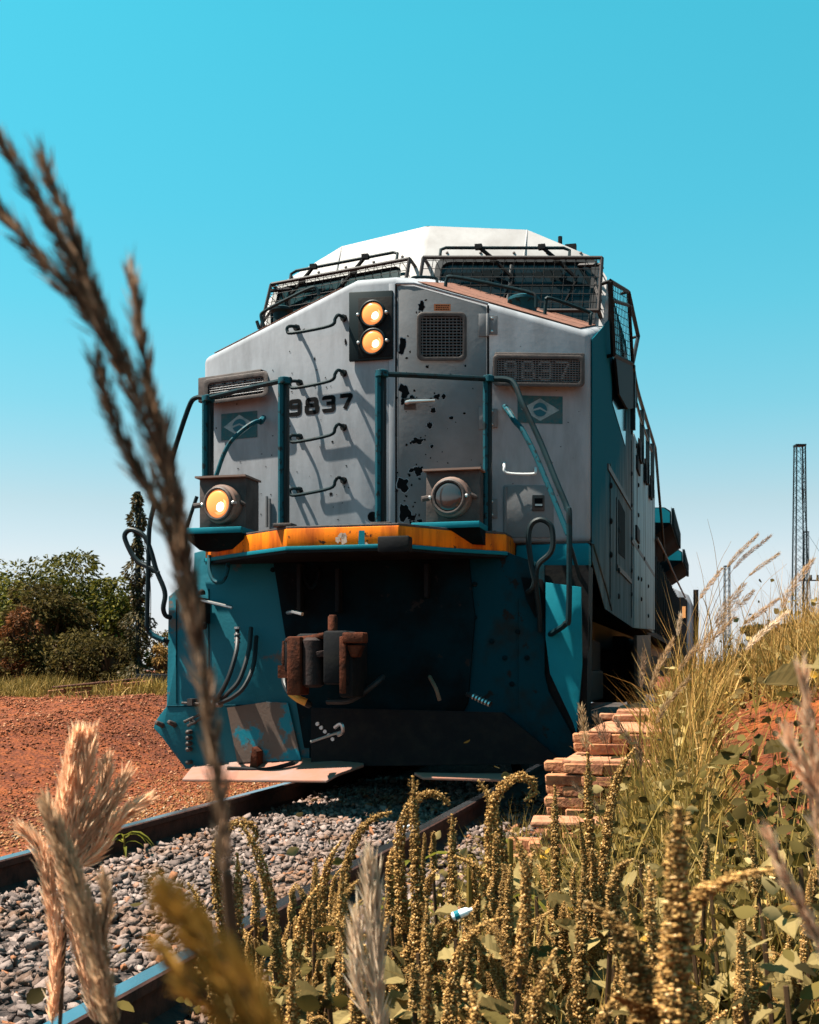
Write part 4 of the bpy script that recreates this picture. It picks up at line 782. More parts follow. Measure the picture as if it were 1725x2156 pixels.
def spikelets(name, path, rad, n, ln, wd, m, parent=None, spread=.35, t0=0.):
    """slender scales along a path; rad(t) gives the radius"""
    t = rng.uniform(t0, 1, n); Q, T = along(path, t); o = rng.normal(size=(n,3)); o -= T*np.sum(o*T,1,keepdims=True); o /= np.linalg.norm(o,axis=1,keepdims=True)
    r = rad(t)*np.sqrt(rng.uniform(0,1,n)); D = T + o*spread + rng.normal(size=(n,3))*.12
    l = ln*rng.uniform(.6,1.3,n); return scatter(name, KITE, KITEF, Q+o*r[:,None], orient(D), np.stack([np.full(n,wd)*rng.uniform(.7,1.3,n)/.44, l, l], 1), m, parent)

# shared amaranth pieces: seed spikes of a few bends, leaves
def spike_mesh(i, bend, L=.30, r=.0135, n=430):
    path = [Vector((0,0,0))]; a = 0
    for k in range(14):
        a += bend*(k/14)**3.5*.85; path.append(path[-1]+Vector((math.sin(a),.10*math.sin(k*.9+i),math.cos(a)))*L/14)
    t = np.linspace(0,1,n)+rng.uniform(-.01,.01,n); t = np.clip(t,0,1); Q, T = along(path, t); o = rng.normal(size=(n,3)); o -= T*np.sum(o*T,1,keepdims=True); o /= np.linalg.norm(o,axis=1,keepdims=True)
    clump = .86+.13*np.sin(t*70+i)+.10*np.sin(t*153+2*i); rr = r*.86*clump*np.clip((1-t)*5,.2,1)*(1-.40*t); P = Q+o*(rr*rng.uniform(.75,1.1,n))[:,None]
    s = rng.uniform(.0017,.0033,n)*(1-.3*t)
    ob = scatter('seed_spike', OCT, OCTF, P, rotm(n), np.stack([s,s,s*1.3],1), BEAD, None, .2, True); me = ob.data; bpy.data.objects.remove(ob)
    nb = 420; tb = rng.uniform(0,.98,nb); Qb, Tb = along(path, tb); ob_ = rng.normal(size=(nb,3)); ob_ -= Tb*np.sum(ob_*Tb,1,keepdims=True); ob_ /= np.linalg.norm(ob_,axis=1,keepdims=True)
    lb = rng.uniform(.003,.0075,nb); ob = scatter('bracts', KITE, KITEF, Qb+ob_*(r*.62*(1-.4*tb))[:,None], orient(ob_+Tb*.7+rng.normal(size=(nb,3))*.3), np.stack([lb*.7,lb,lb],1), BEAD); mb2 = ob.data; bpy.data.objects.remove(ob)
    st = MB().tube(path, [.0045*(1-.7*k/14) for k in range(15)], 5)          # the green rachis inside the beads
    k0 = len(me.vertices); b = bmesh.new(); b.from_mesh(me); vs = [b.verts.new(v) for v in st.v]
    for f in st.f: b.faces.new([vs[j] for j in f])
    b.from_mesh(mb2); b.to_mesh(me); b.free(); return me
SPK = [spike_mesh(i, b, n=n) for i, (b, n) in enumerate(((0,1250),(.25,1250),(.6,1250),(1.15,1250),(1.9,1250)))]
def leaf_mesh(name, w, fold, m, cup=0):
    v, f = [], []; N = 10
    for i in range(N+1):
        t = i/N; hw = .36*w*math.sin(math.pi*t**.75)**.8*(1+.07*(i%2)) if 0 < i < N else .004
        for c_ in (-1,-.5,0,.5,1): v.append((hw*c_, t-.10*abs(c_)*math.sin(math.pi*t), .16*fold*hw*abs(c_)/.3 + (.016 if i % 2 else -.010)*abs(c_) + cup*t*t*.8 + .03*math.sin(5*t+3*c_)))
    for i in range(N):
        for k in range(4): a = i*5+k; f.append((a,a+1,a+6,a+5))
    n = len(v); v += [(-.015,-.35,-.02),(.015,-.35,-.02)]; f.append((n,n+1,2)); me = bpy.data.meshes.new(name); me.from_pydata(v, [], f); me.materials.append(m); return me
LFM = [leaf_mesh('leaf', 1.0, 1, LEAF, -.25), leaf_mesh('leaf', .8, 1.8, LEAF, .1), leaf_mesh('leaf', .65, 1, LEAFD, -.4), leaf_mesh('leaf', 1.25, 1.3, LEAF, -.1), leaf_mesh('leaf', 1.1, 1.4, LEAFD, -.3)]
def putleaf(par, p, d, s, me=None):
    o = bpy.data.objects.new('leaf', me or rnd.choice(LFM[:4])); link(o, par); d = Vector(d).normalized(); q = d.to_track_quat('Y', 'Z')
    o.location = p; o.rotation_mode = 'QUATERNION'; o.rotation_quaternion = q @ Matrix.Rotation(rnd.uniform(-.7,.7), 3, 'Y').to_quaternion(); o.scale = (s,s,s); return o
def putspike(par, p, d, L, bend, roll, r=1.0):
    o = bpy.data.objects.new('seed_spike', SPK[bend]); link(o, par); d = Vector(d).normalized()
    o.rotation_mode = 'QUATERNION'; o.rotation_quaternion = Vector((0,0,1)).rotation_difference(d) @ Matrix.Rotation(roll, 3, 'Z').to_quaternion(); o.location = p; o.scale = (r,r,L/.30); return o
def amaranth(X, Y, d, label, bend=1, roll=0, nside=6, lean=0., group='seeding weeds in the foreground', nl=9, spread=.35, mainL=None, r=1.0):
    spread = max(spread, .5) if group != 'x' else spread
    tip = WD(X, Y, d); bx_ = tip.x - lean; by_ = d + rnd.uniform(-.05,.1); gz = gW(bx_, by_); h = max(.22, tip.z-gz)
    root = empty('seeding_weed', Matrix.Translation((bx_,by_,gz-.02)), label, 'weed', group)
    h += .02; L = mainL or min(.30, .5*h); top = Vector((lean, tip.y-by_, h)); off = {0:(0,0),1:(.01,0),2:(.03,.01),3:(.06,.02),4:(.09,.06)}[bend]
    hd = Vector((math.cos(roll),math.sin(roll),0)); base = top - Vector((0,0,L-off[1])) - hd*off[0]; base = Vector((base.x*1,base.y,base.z)); base.x -= lean*.25
    st = bez([Vector((0,0,0)), Vector((base.x*.35,base.y*.4,base.z*.5)), base], 5); dirn = (st[-1]-st[-3]).normalized()
    MB().tube(st, [.006-.003*k/len(st) for k in range(len(st))], 6).build('stem', STEMM, root, smooth=True)
    putspike(root, base, dirn+Vector((0,0,.5)), L, bend, roll, r)
    for k in range(nside):
        t = rnd.uniform(.35,1.0); p = along(st, np.array([t]))[0][0]; a = rnd.uniform(0,6.28); q = rnd.uniform(.4,1.15)*spread
        putspike(root, p, (math.cos(a)*q, math.sin(a)*q, 1), L*rnd.uniform(.22,.75), rnd.choice((0,0,1,1,1,2)), rnd.uniform(0,6.28), r*rnd.uniform(.6,.95))
    for k in range(nl):
        t = rnd.uniform(.15,.95); p = along(st, np.array([t]))[0][0]; a = rnd.uniform(0,6.28); s = rnd.uniform(.035,.085)
        putleaf(root, Vector(p)+Vector((math.cos(a),math.sin(a),.2))*s*.35, (math.cos(a),math.sin(a),rnd.uniform(-.5,.5)), s)
    return root

# ------------------------------------------------------------------ background: left
def tree(X, d, top, w, n, label, m=LEAFT, cat='tree', base=None, ls=.10, ncl=46, name='leafy_tree', depth=None, grp='trees beyond the red bank'):
    bx_ = (X-862.5)/F*d; gz = gW(bx_, d); zt_ = H+(HZ-top)/F*d; h = zt_-gz; root = empty(name, Matrix.Translation((bx_,d,gz)), label, cat, grp)
    tk = MB().tube(bez([(0,0,-.1),(.06*h,.02,h*.3),(-.02*h,0,h*.62)],4), [.10-.004*k for k in range(9)], 8)
    for k in range(6):
        a = k*1.05+.3; tk.tube(bez([(.02*h,0,h*.22+.05*k),(w*.16*math.cos(a),w*.16*math.sin(a),h*.48),(w*.33*math.cos(a),w*.3*math.sin(a),h*.75)],3), [.045,.04,.036,.03,.025,.02,.014], 5)
    tk.build('trunk', STEMM, root, smooth=True)
    depth = depth or w*.45; c = []
    while len(c) < ncl:
        v = rng.normal(size=3); v /= np.linalg.norm(v); q = rng.uniform(.35,1)**.5; p = np.array([v[0]*w/2*q, v[1]*depth*q, h*.5+v[2]*h*.46*q]); c.append(p)
    c = np.array(c); cr = rng.uniform(.14,.26,ncl)*min(w,h); ii = rng.integers(0, ncl, n); v = rng.normal(size=(n,3)); v /= np.linalg.norm(v,axis=1,keepdims=True); v[:,2] = v[:,2]*.75+.12
    P = c[ii]+v*cr[ii][:,None]*(rng.uniform(.3,1,n)**.4)[:,None]; P[:,2] = np.maximum(P[:,2], .03); D = v*[1,1,.3]+rng.normal(size=(n,3))*.4+[0,0,-.5]
    s = ls*rng.uniform(.6,1.35,n); scatter('crown', KITE, KITEF, P, orient(D), np.stack([s*.9,s,s],1), m, root); return root
tree(45, 24.5, 1176, 2.5, 19000, 'broad olive green tree at the far left edge beyond the red bank', ncl=60); tree(165, 24, 1162, 2.1, 14000, 'tallest bushy green tree behind the broken brick pile')
tree(238, 23, 1195, 1.1, 7000, 'narrow green tree beside the vine covered pole', ncl=30); tree(100, 22.5, 1205, 1.5, 9000, 'round dark tree standing in front of the other trees', LEAFD, ncl=30)
tree(-40, 26, 1190, 2.3, 9000, 'tree cut off by the left edge of the photo', ncl=50)
tree(40, 20.8, 1258, .62, 2600, 'bush with orange red leaves in front of the trees', LEAFR, 'bush', name='reddish_bush', ncl=22, grp='bushes beyond the red bank', ls=.08); tree(350, 24, 1300, .75, 2600, 'small bush between the vine pole and the locomotive', LEAFD, 'bush', name='small_bush', ncl=18, grp='bushes beyond the red bank', ls=.08)
tree(10, 21, 1330, 1.5, 5200, 'low dark bush at the foot of the left trees', LEAFD, 'bush', name='low_bush', ncl=26, grp='bushes beyond the red bank', ls=.08); tree(150, 21, 1320, 1.7, 6200, 'wide low dark bush under the middle trees', LEAFD, 'bush', name='low_bush', ncl=28, grp='bushes beyond the red bank', ls=.08)
tree(235, 20.5, 1330, .9, 3800, 'low dark bush at the foot of the vine covered pole', LEAFD, 'bush', name='low_bush', ncl=20, grp='bushes beyond the red bank', ls=.08)
tree(340, 22, 1345, .5, 1600, 'dry straw coloured shrub beside the pilot of the locomotive', GRASS, 'bush', name='dry_shrub', ncl=12, grp='bushes beyond the red bank', ls=.07)
# vine covered pole
vx, vd = (292-862.5)/F*19.5, 19.5; vg = gW(vx, vd); vh = H+(HZ-1035)/F*vd-vg
vp = empty('vine_covered_pole', Matrix.Translation((vx,vd,vg)), 'tall pole wrapped in climbing vine left of the locomotive', 'pole')
MB().tube([(0,0,-.1),(-.01,0,vh)], .045, 8).build('pole', DARKP, vp); n = 5200; t = rng.uniform(0,1,n)**1.25; a = rng.uniform(0,6.28,n); wv = (.06+.25*(1-t)**.7)*(.6+.4*np.sin(t*23)+.25*np.sin(t*51+2))*rng.uniform(.3,1,n)**.5
Pv = np.stack([np.cos(a)*wv-.02, np.sin(a)*wv, t*vh],1); s = .065*rng.uniform(.6,1.3,n); scatter('vine', KITE, KITEF, Pv, orient(np.stack([np.cos(a),np.sin(a),-rng.uniform(0,1.6,n)],1)), np.stack([s,s,s],1), leafmat('vine_leaf',(.025,.025,.008),(.10,.07,.025),.2,c=(.28,.19,.11)), vp)
tw = MB()
for k in range(5): tw.tube(bez([(rnd.uniform(-.15,.3),rnd.uniform(-.1,.1),vh*rnd.uniform(.1,.3)),(rnd.uniform(-.1,.2),0,vh*.55),(rnd.uniform(-.05,.08),0,vh*rnd.uniform(.8,.97))],5), .006, 4)
tw.build('vine_stems', STEMM, vp)
# broken brick pile and low dark wall
def bricks(root, x0, x1, y0, y1, z0, z1, mts, size=(.22,.105,.058), gap=.012, drop=.0, me_c={}):
    z = z0; c = 0
    while z+size[2] <= z1+.02:
        y = y0+size[1]/2; r_ = 0
        while y < y1:
            x = x0+size[0]/2-(.11 if (c+r_) % 2 else 0)+rnd.uniform(0,.02)
            while x-size[0]/2 < x1-.05:
                if rnd.random() > drop and x+size[0]/2 > x0+.06:
                    k = (mts[c % len(mts)].name, rnd.randrange(4))
                    if k not in me_c:
                        b = MB().box((0,0,0), size); v = [tuple(q+rnd.uniform(-.006,.006) for q in p) for p in b.v]; b.v = v; o = b.build('brick', mts[c % len(mts)], root, bevel=.007, seg=1); me_c[k] = o.data
                    else: o = bpy.data.objects.new('brick', me_c[k]); link(o, root)
                    o.location = (x+rnd.uniform(-.006,.006)+(rnd.uniform(-.01,.02) if x-size[0] < x0 else 0), y+(rnd.uniform(-.025,.01) if r_ == 0 else 0), z+size[2]/2); o.rotation_euler = (rnd.uniform(-.02,.02),rnd.uniform(-.02,.02),rnd.uniform(-.04,.04))
                x += size[0]+gap
            y += size[1]+gap; r_ += 1
        z += size[2]+gap; c += 1
pb = WD(215, 1440, 17.9); pb.z = gW(pb.x, pb.y); bp_ = empty('broken_brick_pile', Matrix.Translation((pb.x,pb.y,pb.z-.03)) @ Matrix.Rotation(-.10,4,'Y'), 'tilted slab of broken brickwork lying in the grass on the left', 'brickwork')
bricks(bp_, -.75, .60, -.1, .12, .0, .20, [BRICK], drop=.25); MB().box((-.05,.05,.235),(1.3,.25,.03)).build('mortar_slab', MORTAR, bp_, bevel=.01)
pb = WD(330, 1440, 19); pb.z = gW(pb.x, pb.y); dw = empty('low_dark_wall', Matrix.Translation((pb.x,pb.y,pb.z-.03)), 'low dark concrete wall beside the locomotive pilot on the left', 'wall')
MB().box((.05,.1,.16),(.75,.2,.40)).build('wall_block', DARK, dw, bevel=.02); MB().box((.04,-.003,.19),(.09,.02,.09)).build('grey_tile', SIDE2, dw)

# grass: curved blades
BL = np.array([(-.5,0,0),(.5,0,0),(-.42,.06,.35),(.42,.06,.35),(-.28,.2,.7),(.28,.2,.7),(0,.42,1.0)]); BLF = np.array([(0,1,3),(0,3,2),(2,3,5),(2,5,4),(4,5,6)])
def blades(name, x, y, hgt, wid, m, tilt=.5, label=None, M=MW, par=None):
    n = len(x); z = ground(x, y)-.01; o = scatter(name, BL, BLF, np.stack([x,y,z],1), rotm(n, tilt), np.stack([wid,hgt*.9,hgt],1), m, par)
    if M is not None: o.matrix_world = M
    return tag(o, kind='stuff')
def pxy(Xa, Xb, da, db, n):
    d = rng.uniform(da, db, n); wx = (rng.uniform(Xa, Xb, n)-862.5)/F*d; dx, dy = wx-OX, d-OY; return dx*cy-dy*sy, dx*sy+dy*cy
x, y = pxy(-40, 380, 16.6, 19.5, 6500); Xp = 862.5+F*(OX+x*cy+y*sy)/(OY-x*sy+y*cy); k = ~((Xp > 80) & (Xp < 325) & ((OY-x*sy+y*cy) < 18.3) & (rng.uniform(0,1,len(x)) > .12)); x, y = x[k], y[k]; blades('grass_strip', x, y, rng.uniform(.10,.34,len(x))*np.clip(.8+1.2*vnoise(x,y,1.2,4),.3,1.4), rng.uniform(.008,.018,len(x)), GRASSG, .7)
x, y = pxy(225, 345, 17.6, 18.0, 260); blades('grass_strip', x, y, rng.uniform(.2,.36,len(x)), rng.uniform(.01,.02,len(x)), GRASSG, .7)
def bare(x, y, k=0):
    wx, wy = OX+x*cy+y*sy, OY-x*sy+y*cy; wy = np.maximum(wy,.2); X = 862.5+F*wx/wy; Y = HZ-F*(ground(x,y)-H)/wy
    return (X > 1490+80*vnoise(X,Y,.02,8)) & (Y > 1480+60*vnoise(X,Y,.03,3)) & (Y < 1850+k) & (rng.uniform(0,1,len(x)) > .03)
# the bank on the right
def clear(x, y):
    wx, wy = OX+x*cy+y*sy, OY-x*sy+y*cy; wy = np.maximum(wy,.2); X = 862.5+F*wx/wy; Y = HZ-F*(ground(x,y)-H)/wy
    bare = ((X-1655)/165)**2+((Y-1625)/165)**2 < 1+.9*vnoise(X,Y,.02,8)
    return ~bare | (rng.uniform(0,1,len(x)) < .04)
x = rng.uniform(1.9, 6.5, 60000); y = rng.uniform(-3.8, 14, 60000); k = clear(x, y) & clear(x, y+1.2) & ((x-1.9)/1.2 + (y+4)/6 > rng.uniform(0,1.1,len(x))); k = ~bare(x[k],y[k],80) if 0 else k; x, y = x[k], y[k]; k = ~bare(x,y,80); x, y = x[k], y[k]
blades('bank_grass', x, y, rng.uniform(.12,.52,len(x))*np.clip(.75+1.3*vnoise(x,y,1.3,2),.25,1.4), rng.uniform(.005,.012,len(x)), GRASS, .65)
x = rng.uniform(1.75, 3.4, 9000); y = rng.uniform(-4.2, 3, 9000); k = clear(x, y) & clear(x, y+.9) & clear(x, y+1.8) & ((x > 2.15) | (rng.uniform(0,1,len(x)) < .3)); x, y = x[k], y[k]; k = ~bare(x,y,80); x, y = x[k], y[k]
blades('bank_grass_green', x, y, rng.uniform(.12,.42,len(x)), rng.uniform(.004,.010,len(x)), GRASSG, .65)
x = np.concatenate([rng.uniform(6, 14, 9000), rng.uniform(1.9,6.5,9000)]); y = np.concatenate([rng.uniform(-2, 24, 9000), rng.uniform(13,40,9000)]); blades('far_bank_grass', x, y, rng.uniform(.2,.6,len(x)), rng.uniform(.01,.02,len(x)), GRASS, .5)
x, y = pxy(1440, 1760, 4.6, 9.5, 1500); k = ~bare(x,y,200); x, y = x[k], y[k]; blades('wispy_bank_grass', x, y, rng.uniform(.45,1.0,len(x))*np.clip(.7+vnoise(x,y,2,7),.4,1.2), rng.uniform(.003,.006,len(x)), GRASS, .38)
x = rng.uniform(1.95, 3.6, 3000); y = rng.uniform(-1.6, 7, 3000); k = ~bare(x,y,200); x, y = x[k], y[k]; blades('tall_bank_grass', x, y, rng.uniform(.2,.62,len(x)), rng.uniform(.004,.008,len(x)), GRASS, .8)
x, y = pxy(1400, 1760, 4.2, 7.5, 2600); k = ~bare(x,y,200); x, y = x[k], y[k]; blades('tousled_bank_grass', x, y, rng.uniform(.2,.5,len(x)), rng.uniform(.006,.012,len(x)), GRASSG, 1.0)
# low leafy weeds that cover the ground
LITTER = leafmat('dry_orange_litter', (.22,.085,.035), (.55,.27,.12), .1, .9)
def cover(name, n, xr, yr, hh, ls, m, dens=None):
    x = rng.uniform(*xr, n); y = rng.uniform(*yr, n)
    if dens is not None: k = dens(x, y) > rng.uniform(0,1,n); x, y = x[k], y[k]
    k = ~bare(x,y,-30) | (rng.uniform(0,1,len(x)) < .05); x, y = x[k], y[k]; n = len(x); cl = .5+1.2*vnoise(x,y,3.5,5)+.6*vnoise(x,y,9,6); z = ground(x,y)+np.abs(rng.normal(size=n))*hh*np.clip(cl,.05,1.2); s = ls*rng.uniform(.5,1.4,n)
    D = np.stack([rng.normal(size=n),rng.normal(size=n),rng.uniform(-.5,.9,n)],1); o = scatter(name, LEAFV, LEAFF, np.stack([x,y,z],1), orient(D), np.stack([s,s,s],1), m); o.matrix_world = MW; return tag(o, kind='stuff')
cover('weed_ground_cover', 15000, (.95,3.6), (-8.2,-1.2), .11, .045, LEAF, lambda x,y: np.clip((x-.95)/.4,0,1)*(.65+1.3*vnoise(x,y,2.2,9)))
cover('bank_leaves', 7500, (1.9,4.6), (-5,3.5), .34, .05, LEAF, lambda x,y: .45+1.5*vnoise(x,y,1.6,12))
cover('dry_litter', 9000, (.95,4.2), (-8,2), .015, .030, LITTER, lambda x,y: np.clip((x-.95)/.3,0,1)*(.6+vnoise(x,y,2,19)))
cover('bank_dark_leaves', 5000, (1.9,4.6), (-5,3.5), .22, .04, LEAFD, lambda x,y: .6+1.0*vnoise(x,y,1.6,13))
cover('near_tangle', 16000, (1.15,3.2), (-8.0,-4.6), .24, .032, LEAFD, lambda x,y: np.clip((x-1.1)/.3,0,1)*(.7+vnoise(x,y,3,15)))
cover('near_leaves', 9000, (1.15,3.0), (-8.0,-4.6), .20, .036, LEAF, lambda x,y: np.clip((x-1.15)/.3,0,1)*(.5+1.5*vnoise(x,y,3,16)))
cover('dark_weed_ground_cover', 13000, (.95,3.4), (-8.2,-1.5), .08, .035, LEAFD, lambda x,y: np.clip((x-1.0)/.5,0,1)*(.7+vnoise(x,y,2,4)))
cover('tiny_seed_weeds', 26000, (.95,3.4), (-8.0,-2), .12, .016, BEAD, lambda x,y: np.clip((x-1.0)/.5,0,1)*(.5+1.6*vnoise(x,y,2.6,14)))
x = rng.uniform(1.3, 3.2, 8200); y = rng.uniform(-7.6, -2, 8200); k = ~bare(x,y,60); x, y = x[k], y[k]; blades('thin_weed_stalks', x, y, rng.uniform(.1,.42,len(x)), rng.uniform(.003,.007,len(x)), GRASSG, .6)
x = rng.uniform(-2.2,-1.0, 700); y = rng.uniform(-5, 2, 700); blades('sparse_ochre_grass', x, y, rng.uniform(.02,.06,len(x)), rng.uniform(.004,.008,len(x)), GRASSG, .9)

# ruined brick platform beside the track
rb_ = empty('ruined_brick_platform', MW, 'crumbling stepped brick platform edge beside the locomotive on the right', 'brick wall')
bricks(rb_, 1.62, 2.2, -2.35, -1.9, -.06, .37, [BRICK,BRICK], drop=.02, gap=.005); MB().box((1.915,-1.88,.380),(.575,.93,.03)).build('top_slab', BRICKL, rb_, bevel=.008)
MB().box((1.95,-1.5,.16),(.58,.75,.42)).build('rubble_core', MORTAR, rb_, bevel=.01)
bricks(rb_, 1.74, 2.25, -2.02, -1.6, .41, .525, [BRICK], drop=.0, gap=.004, size=(.22,.11,.055)); MB().prism([A((1.735,-2.01,.527)),A((2.28,-2.01,.527)),A((2.3,.3,.530)),A((1.80,.3,.530)),A((1.72,-1.0,.527))],(0,0,.018)).build('top_slab', BRICKL, rb_, bevel=.012)
MB().box((2.02,-.6,.455),(.5,1.9,.14)).build('rubble_core', MORTAR, rb_, bevel=.01)
bricks(rb_, 1.77, 2.3, -.9, -.7, .552, .58, [BRICKL], drop=.1, size=(.24,.11,.045)); MB().prism([A((1.80,-.75,.56)),A((2.35,-.85,.56)),A((2.35,1.3,.57)),A((1.86,1.2,.57)),A((1.75,.2,.565))],(0,0,.06)).build('top_slab', BRICKL, rb_, bevel=.012)
bl2 = empty('fallen_brick_block', MW @ Matrix.Translation((1.66,-2.75,-.19)) @ Matrix.Rotation(.1,4,'Z'), 'fallen orange brick block at the foot of the ruined platform', 'brick block')
bricks(bl2, -.16, .3, -.12, .12, .0, .22, [BRICK], drop=0); MB().box((.08,0,.295),(.44,.28,.03)).build('block_top', BRICKL, bl2, bevel=.012)
for i,(X,Y,d,s) in enumerate(((1020,1792,5.9,.14),(1190,1712,6.4,.12),(1540,2130,2.9,.16),(1480,2010,3.0,.10))):
    p = WD(X,Y,d); z = gW(p.x,p.y); o = MB().box((0,0,0),(s*1.6,s,s*.5)).build('broken_brick', BRICKL, None, bevel=.02); o.location = (p.x,p.y,z+s*.15); o.rotation_euler = (.1,.12,rnd.uniform(0,3))
    tag(o, ['flat pink brick lying behind the middle weeds','small pink brick below the ruined platform','broken brick at the bottom right among leaves','small brick fragment right of the big blurred seed head'][i], 'brick')

# masts and wires on the right
def mast(X, top, d, wpx, label, taper=.5, name='lattice_mast', step=None):
    c_ = WD(X, top, d); gz = gW(c_.x, c_.y)-.1; h = c_.z-gz; w = wpx/F*d/2; r = empty(name, Matrix.Translation((c_.x,d,gz)), label, 'mast', 'steel masts along the line')
    leg = lambda sx_, sy_, t: Vector((sx_*w*(1+taper*(1-t)), sy_*w*(1+taper*(1-t)), h*t))
    for a, b in ((-1,-1),(1,-1),(1,1),(-1,1)): MB().tube([leg(a,b,0), leg(a,b,1)], w*.17, 4).build('leg', DARKP, r)
    k = max(4, int(h/(w*2.3))); br = MB()
    for i in range(k):
        t0, t1 = i/k, (i+1)/k
        for (a,b),(a2,b2) in (((-1,-1),(1,-1)),((1,-1),(1,1)),((1,1),(-1,1)),((-1,1),(-1,-1))): br.tube([leg(a,b,t0),leg(a2,b2,t1)], w*.05, 3); br.tube([leg(a2,b2,t0),leg(a,b,t1)], w*.05, 3)
    br.build('lattice', DARKP, r); MB().box((0,0,h),(w*2.4,w*2.4,w*.35)).build('mast_cap', DARKP, r); return r
mast(1684, 938, 42, 18, 'tall tapering lattice mast at the right edge', .45); mast(1697, 1120, 75, 9, 'thinner farther mast just right of the tall one', .3); mast(1531, 1192, 38, 10, 'short lattice stub mast among the grass tops', .1)
wr = MB()
for (a, b) in (((1690,945,42),(1700,1120,75)),((1700,1122,75),(1790,1260,42)),((1690,1000,42),(1712,1330,42)),((1686,945,42),(1693,1180,75))): wr.tube([WD(*a), WD(*b)], .012, 3)
tag(wr.build('overhead_wires', DARKP), 'thin stay wires hanging from the masts at the right edge', 'wires')
ar = empty('insulator_arm', Matrix.Translation(WD(1715,1222,60)), 'horizontal arm with insulators beside the farther mast', 'pole arm')
MB().box((0,0,0),(1.4,.06,.06)).build('arm', DARKP, ar)
for k in range(4): MB().lathe((-.5+.33*k,0,.03),(0,0,1),[(0,.05),(.1,.07),(.15,.04),(.2,.07),(.25,.02)],8).build('insulator', DARKP, ar)
tree(1590, 60, 1292, 1.2, 1200, 'small round bush on the skyline behind the grass', LEAFD, 'bush', name='skyline_bush', ncl=14, ls=.2, grp='bushes on the skyline'); tree(1655, 70, 1300, 2.4, 1500, 'wide flat bush on the skyline by the tall mast', LEAFR, 'bush', name='skyline_bush', ncl=16, ls=.2, grp='bushes on the skyline')

# ------------------------------------------------------------------ tall grasses with seed heads
def reed(X, Y, d, label, head=.16, m=PLUME, lean=.1, r=.010, bend=.5, n=None, grp='tall grasses with seed heads', sr=.0022):
    tip = WD(X, Y, d); bx_ = tip.x-lean*1.6; by_ = d+rnd.uniform(-.1,.1); gz = gW(bx_, by_)-.02; root = empty('tall_grass', Matrix.Translation((bx_,by_,gz)), label, 'grass stem', grp)
    T = tip-Vector((bx_,by_,gz)); path = bez([Vector((0,0,0)), Vector((T.x*.18,T.y*.3,T.z*.45)), Vector((T.x*.55,T.y*.7,T.z*.82)), T], 6)
    MB().tube(path, [sr*(1-.7*k/len(path)) for k in range(len(path))], 5).build('stem', STEMM if m is PLUMEB else GRASS, root)
    if head: k = 1-head/T.z; sub = [Vector(p) for p in along(path, np.linspace(max(.2,k),1,10))[0]]; spikelets('seed_head', sub, lambda t: r*np.sin(np.clip(t,.03,1)*np.pi)**.6*(1-.5*t)+.001, n or int(330*head/.16), .022, .0018, m, root, .4)
    for k in range(3):
        p = along(path, np.array([rnd.uniform(.05,.5)]))[0][0]; a = rnd.uniform(0,6.28); o = bpy.data.objects.new('leaf', BLM); link(o, root); o.location = p; o.rotation_euler = (rnd.uniform(-.3,.3),0,a); o.scale = (.009,.3,rnd.uniform(.22,.4))
BLM = bpy.data.meshes.new('leaf'); BLM.from_pydata(BL.tolist(), [], BLF.tolist()); BLM.materials.append(GRASSG)
for X,Y,d,hd,m,ln,lab in ((1490,1093,7.0,0,STRAW,-.06,'tallest bare grass stalk left of the seed heads on the bank'),(1467,1162,7.2,0,STRAW,-.05,'bare grass stalk nearest the locomotive against the sky'),(1540,1139,7.4,0,STRAW,.14,'bare leaning grass stalk above the short stub mast'),
    (1594,1127,6.6,.22,STRAW,.25,'tall pink seed head topmost against the sky on the bank'),(1622,1129,7.0,.26,PLUMEB,.32,'slender brownish seed head right of the topmost pink one'),(1641,1165,7.2,.2,STRAW,.32,'thin drooping seed head between the pink ones and the tall mast'),
    (1519,1199,6.2,.18,STRAW,.2,'fine pale seed head just left of the short stub mast'),(1711,1179,5.6,.26,STRAW,.2,'fluffy pink seed head in front of the tall mast'),(1657,1187,7.5,0,STRAW,.25,'bare grass stalk left of the tall mast'),(1566,1232,5.2,.2,STRAW,.2,'wide feathery seed head in front of the short stub mast'),
    (1586,1246,5.6,.22,STRAW,.28,'feathery seed head bending right on the bank top'),(1636,1262,5.4,.16,STRAW,.3,'bent seed head below the tall mast'),(1655,1290,4.8,.2,PLUMEW,.25,'bleached seed head at the foot of the tall mast'),(1433,1295,5.5,.10,PLUMEW,.02,'thin stalk with a curled pale tip against the locomotive side'),
    (1356,1372,5.2,.16,PLUMEB,.02,'reddish brown seed head against the dark undercarriage'),(1417,1349,5.0,.22,STRAW,.12,'pale pink seed head right of the reddish brown one'),(1382,1407,5.2,.10,PLUMEB,.05,'small brown seed head between two larger ones'),(1223,1488,4.4,.16,STRAW,-.02,'bushy pink seed head over the corner of the brick platform'),
    (1254,1506,4.5,.12,PLUMEB,-.06,'hooked brown seed head beside the bushy pink one'),(1299,1520,4.2,.09,PLUMEB,-.08,'thin dark seed stalk leaning left before the bricks'),(1210,1655,3.6,.1,PLUMEB,-.1,'short dark seed stalk low in front of the bricks'),(1449,1430,4.6,.2,STRAW,.15,'seed head arching over the grass by the undercarriage'),
    (1500,1330,5.0,.2,STRAW,.2,'golden seed head low on the bank edge'),(1545,1300,4.9,.2,STRAW,.22,'golden seed head on the skyline of the bank'),(1340,1560,4.3,.1,PLUMEB,-.03,'thin brown stalk in front of the platform top')):
    reed(X,Y,d,lab,hd,m,ln, r=.020 if 'bushy' in lab or 'wide' in lab or 'fluffy' in lab or 'feathery' in lab else .009)

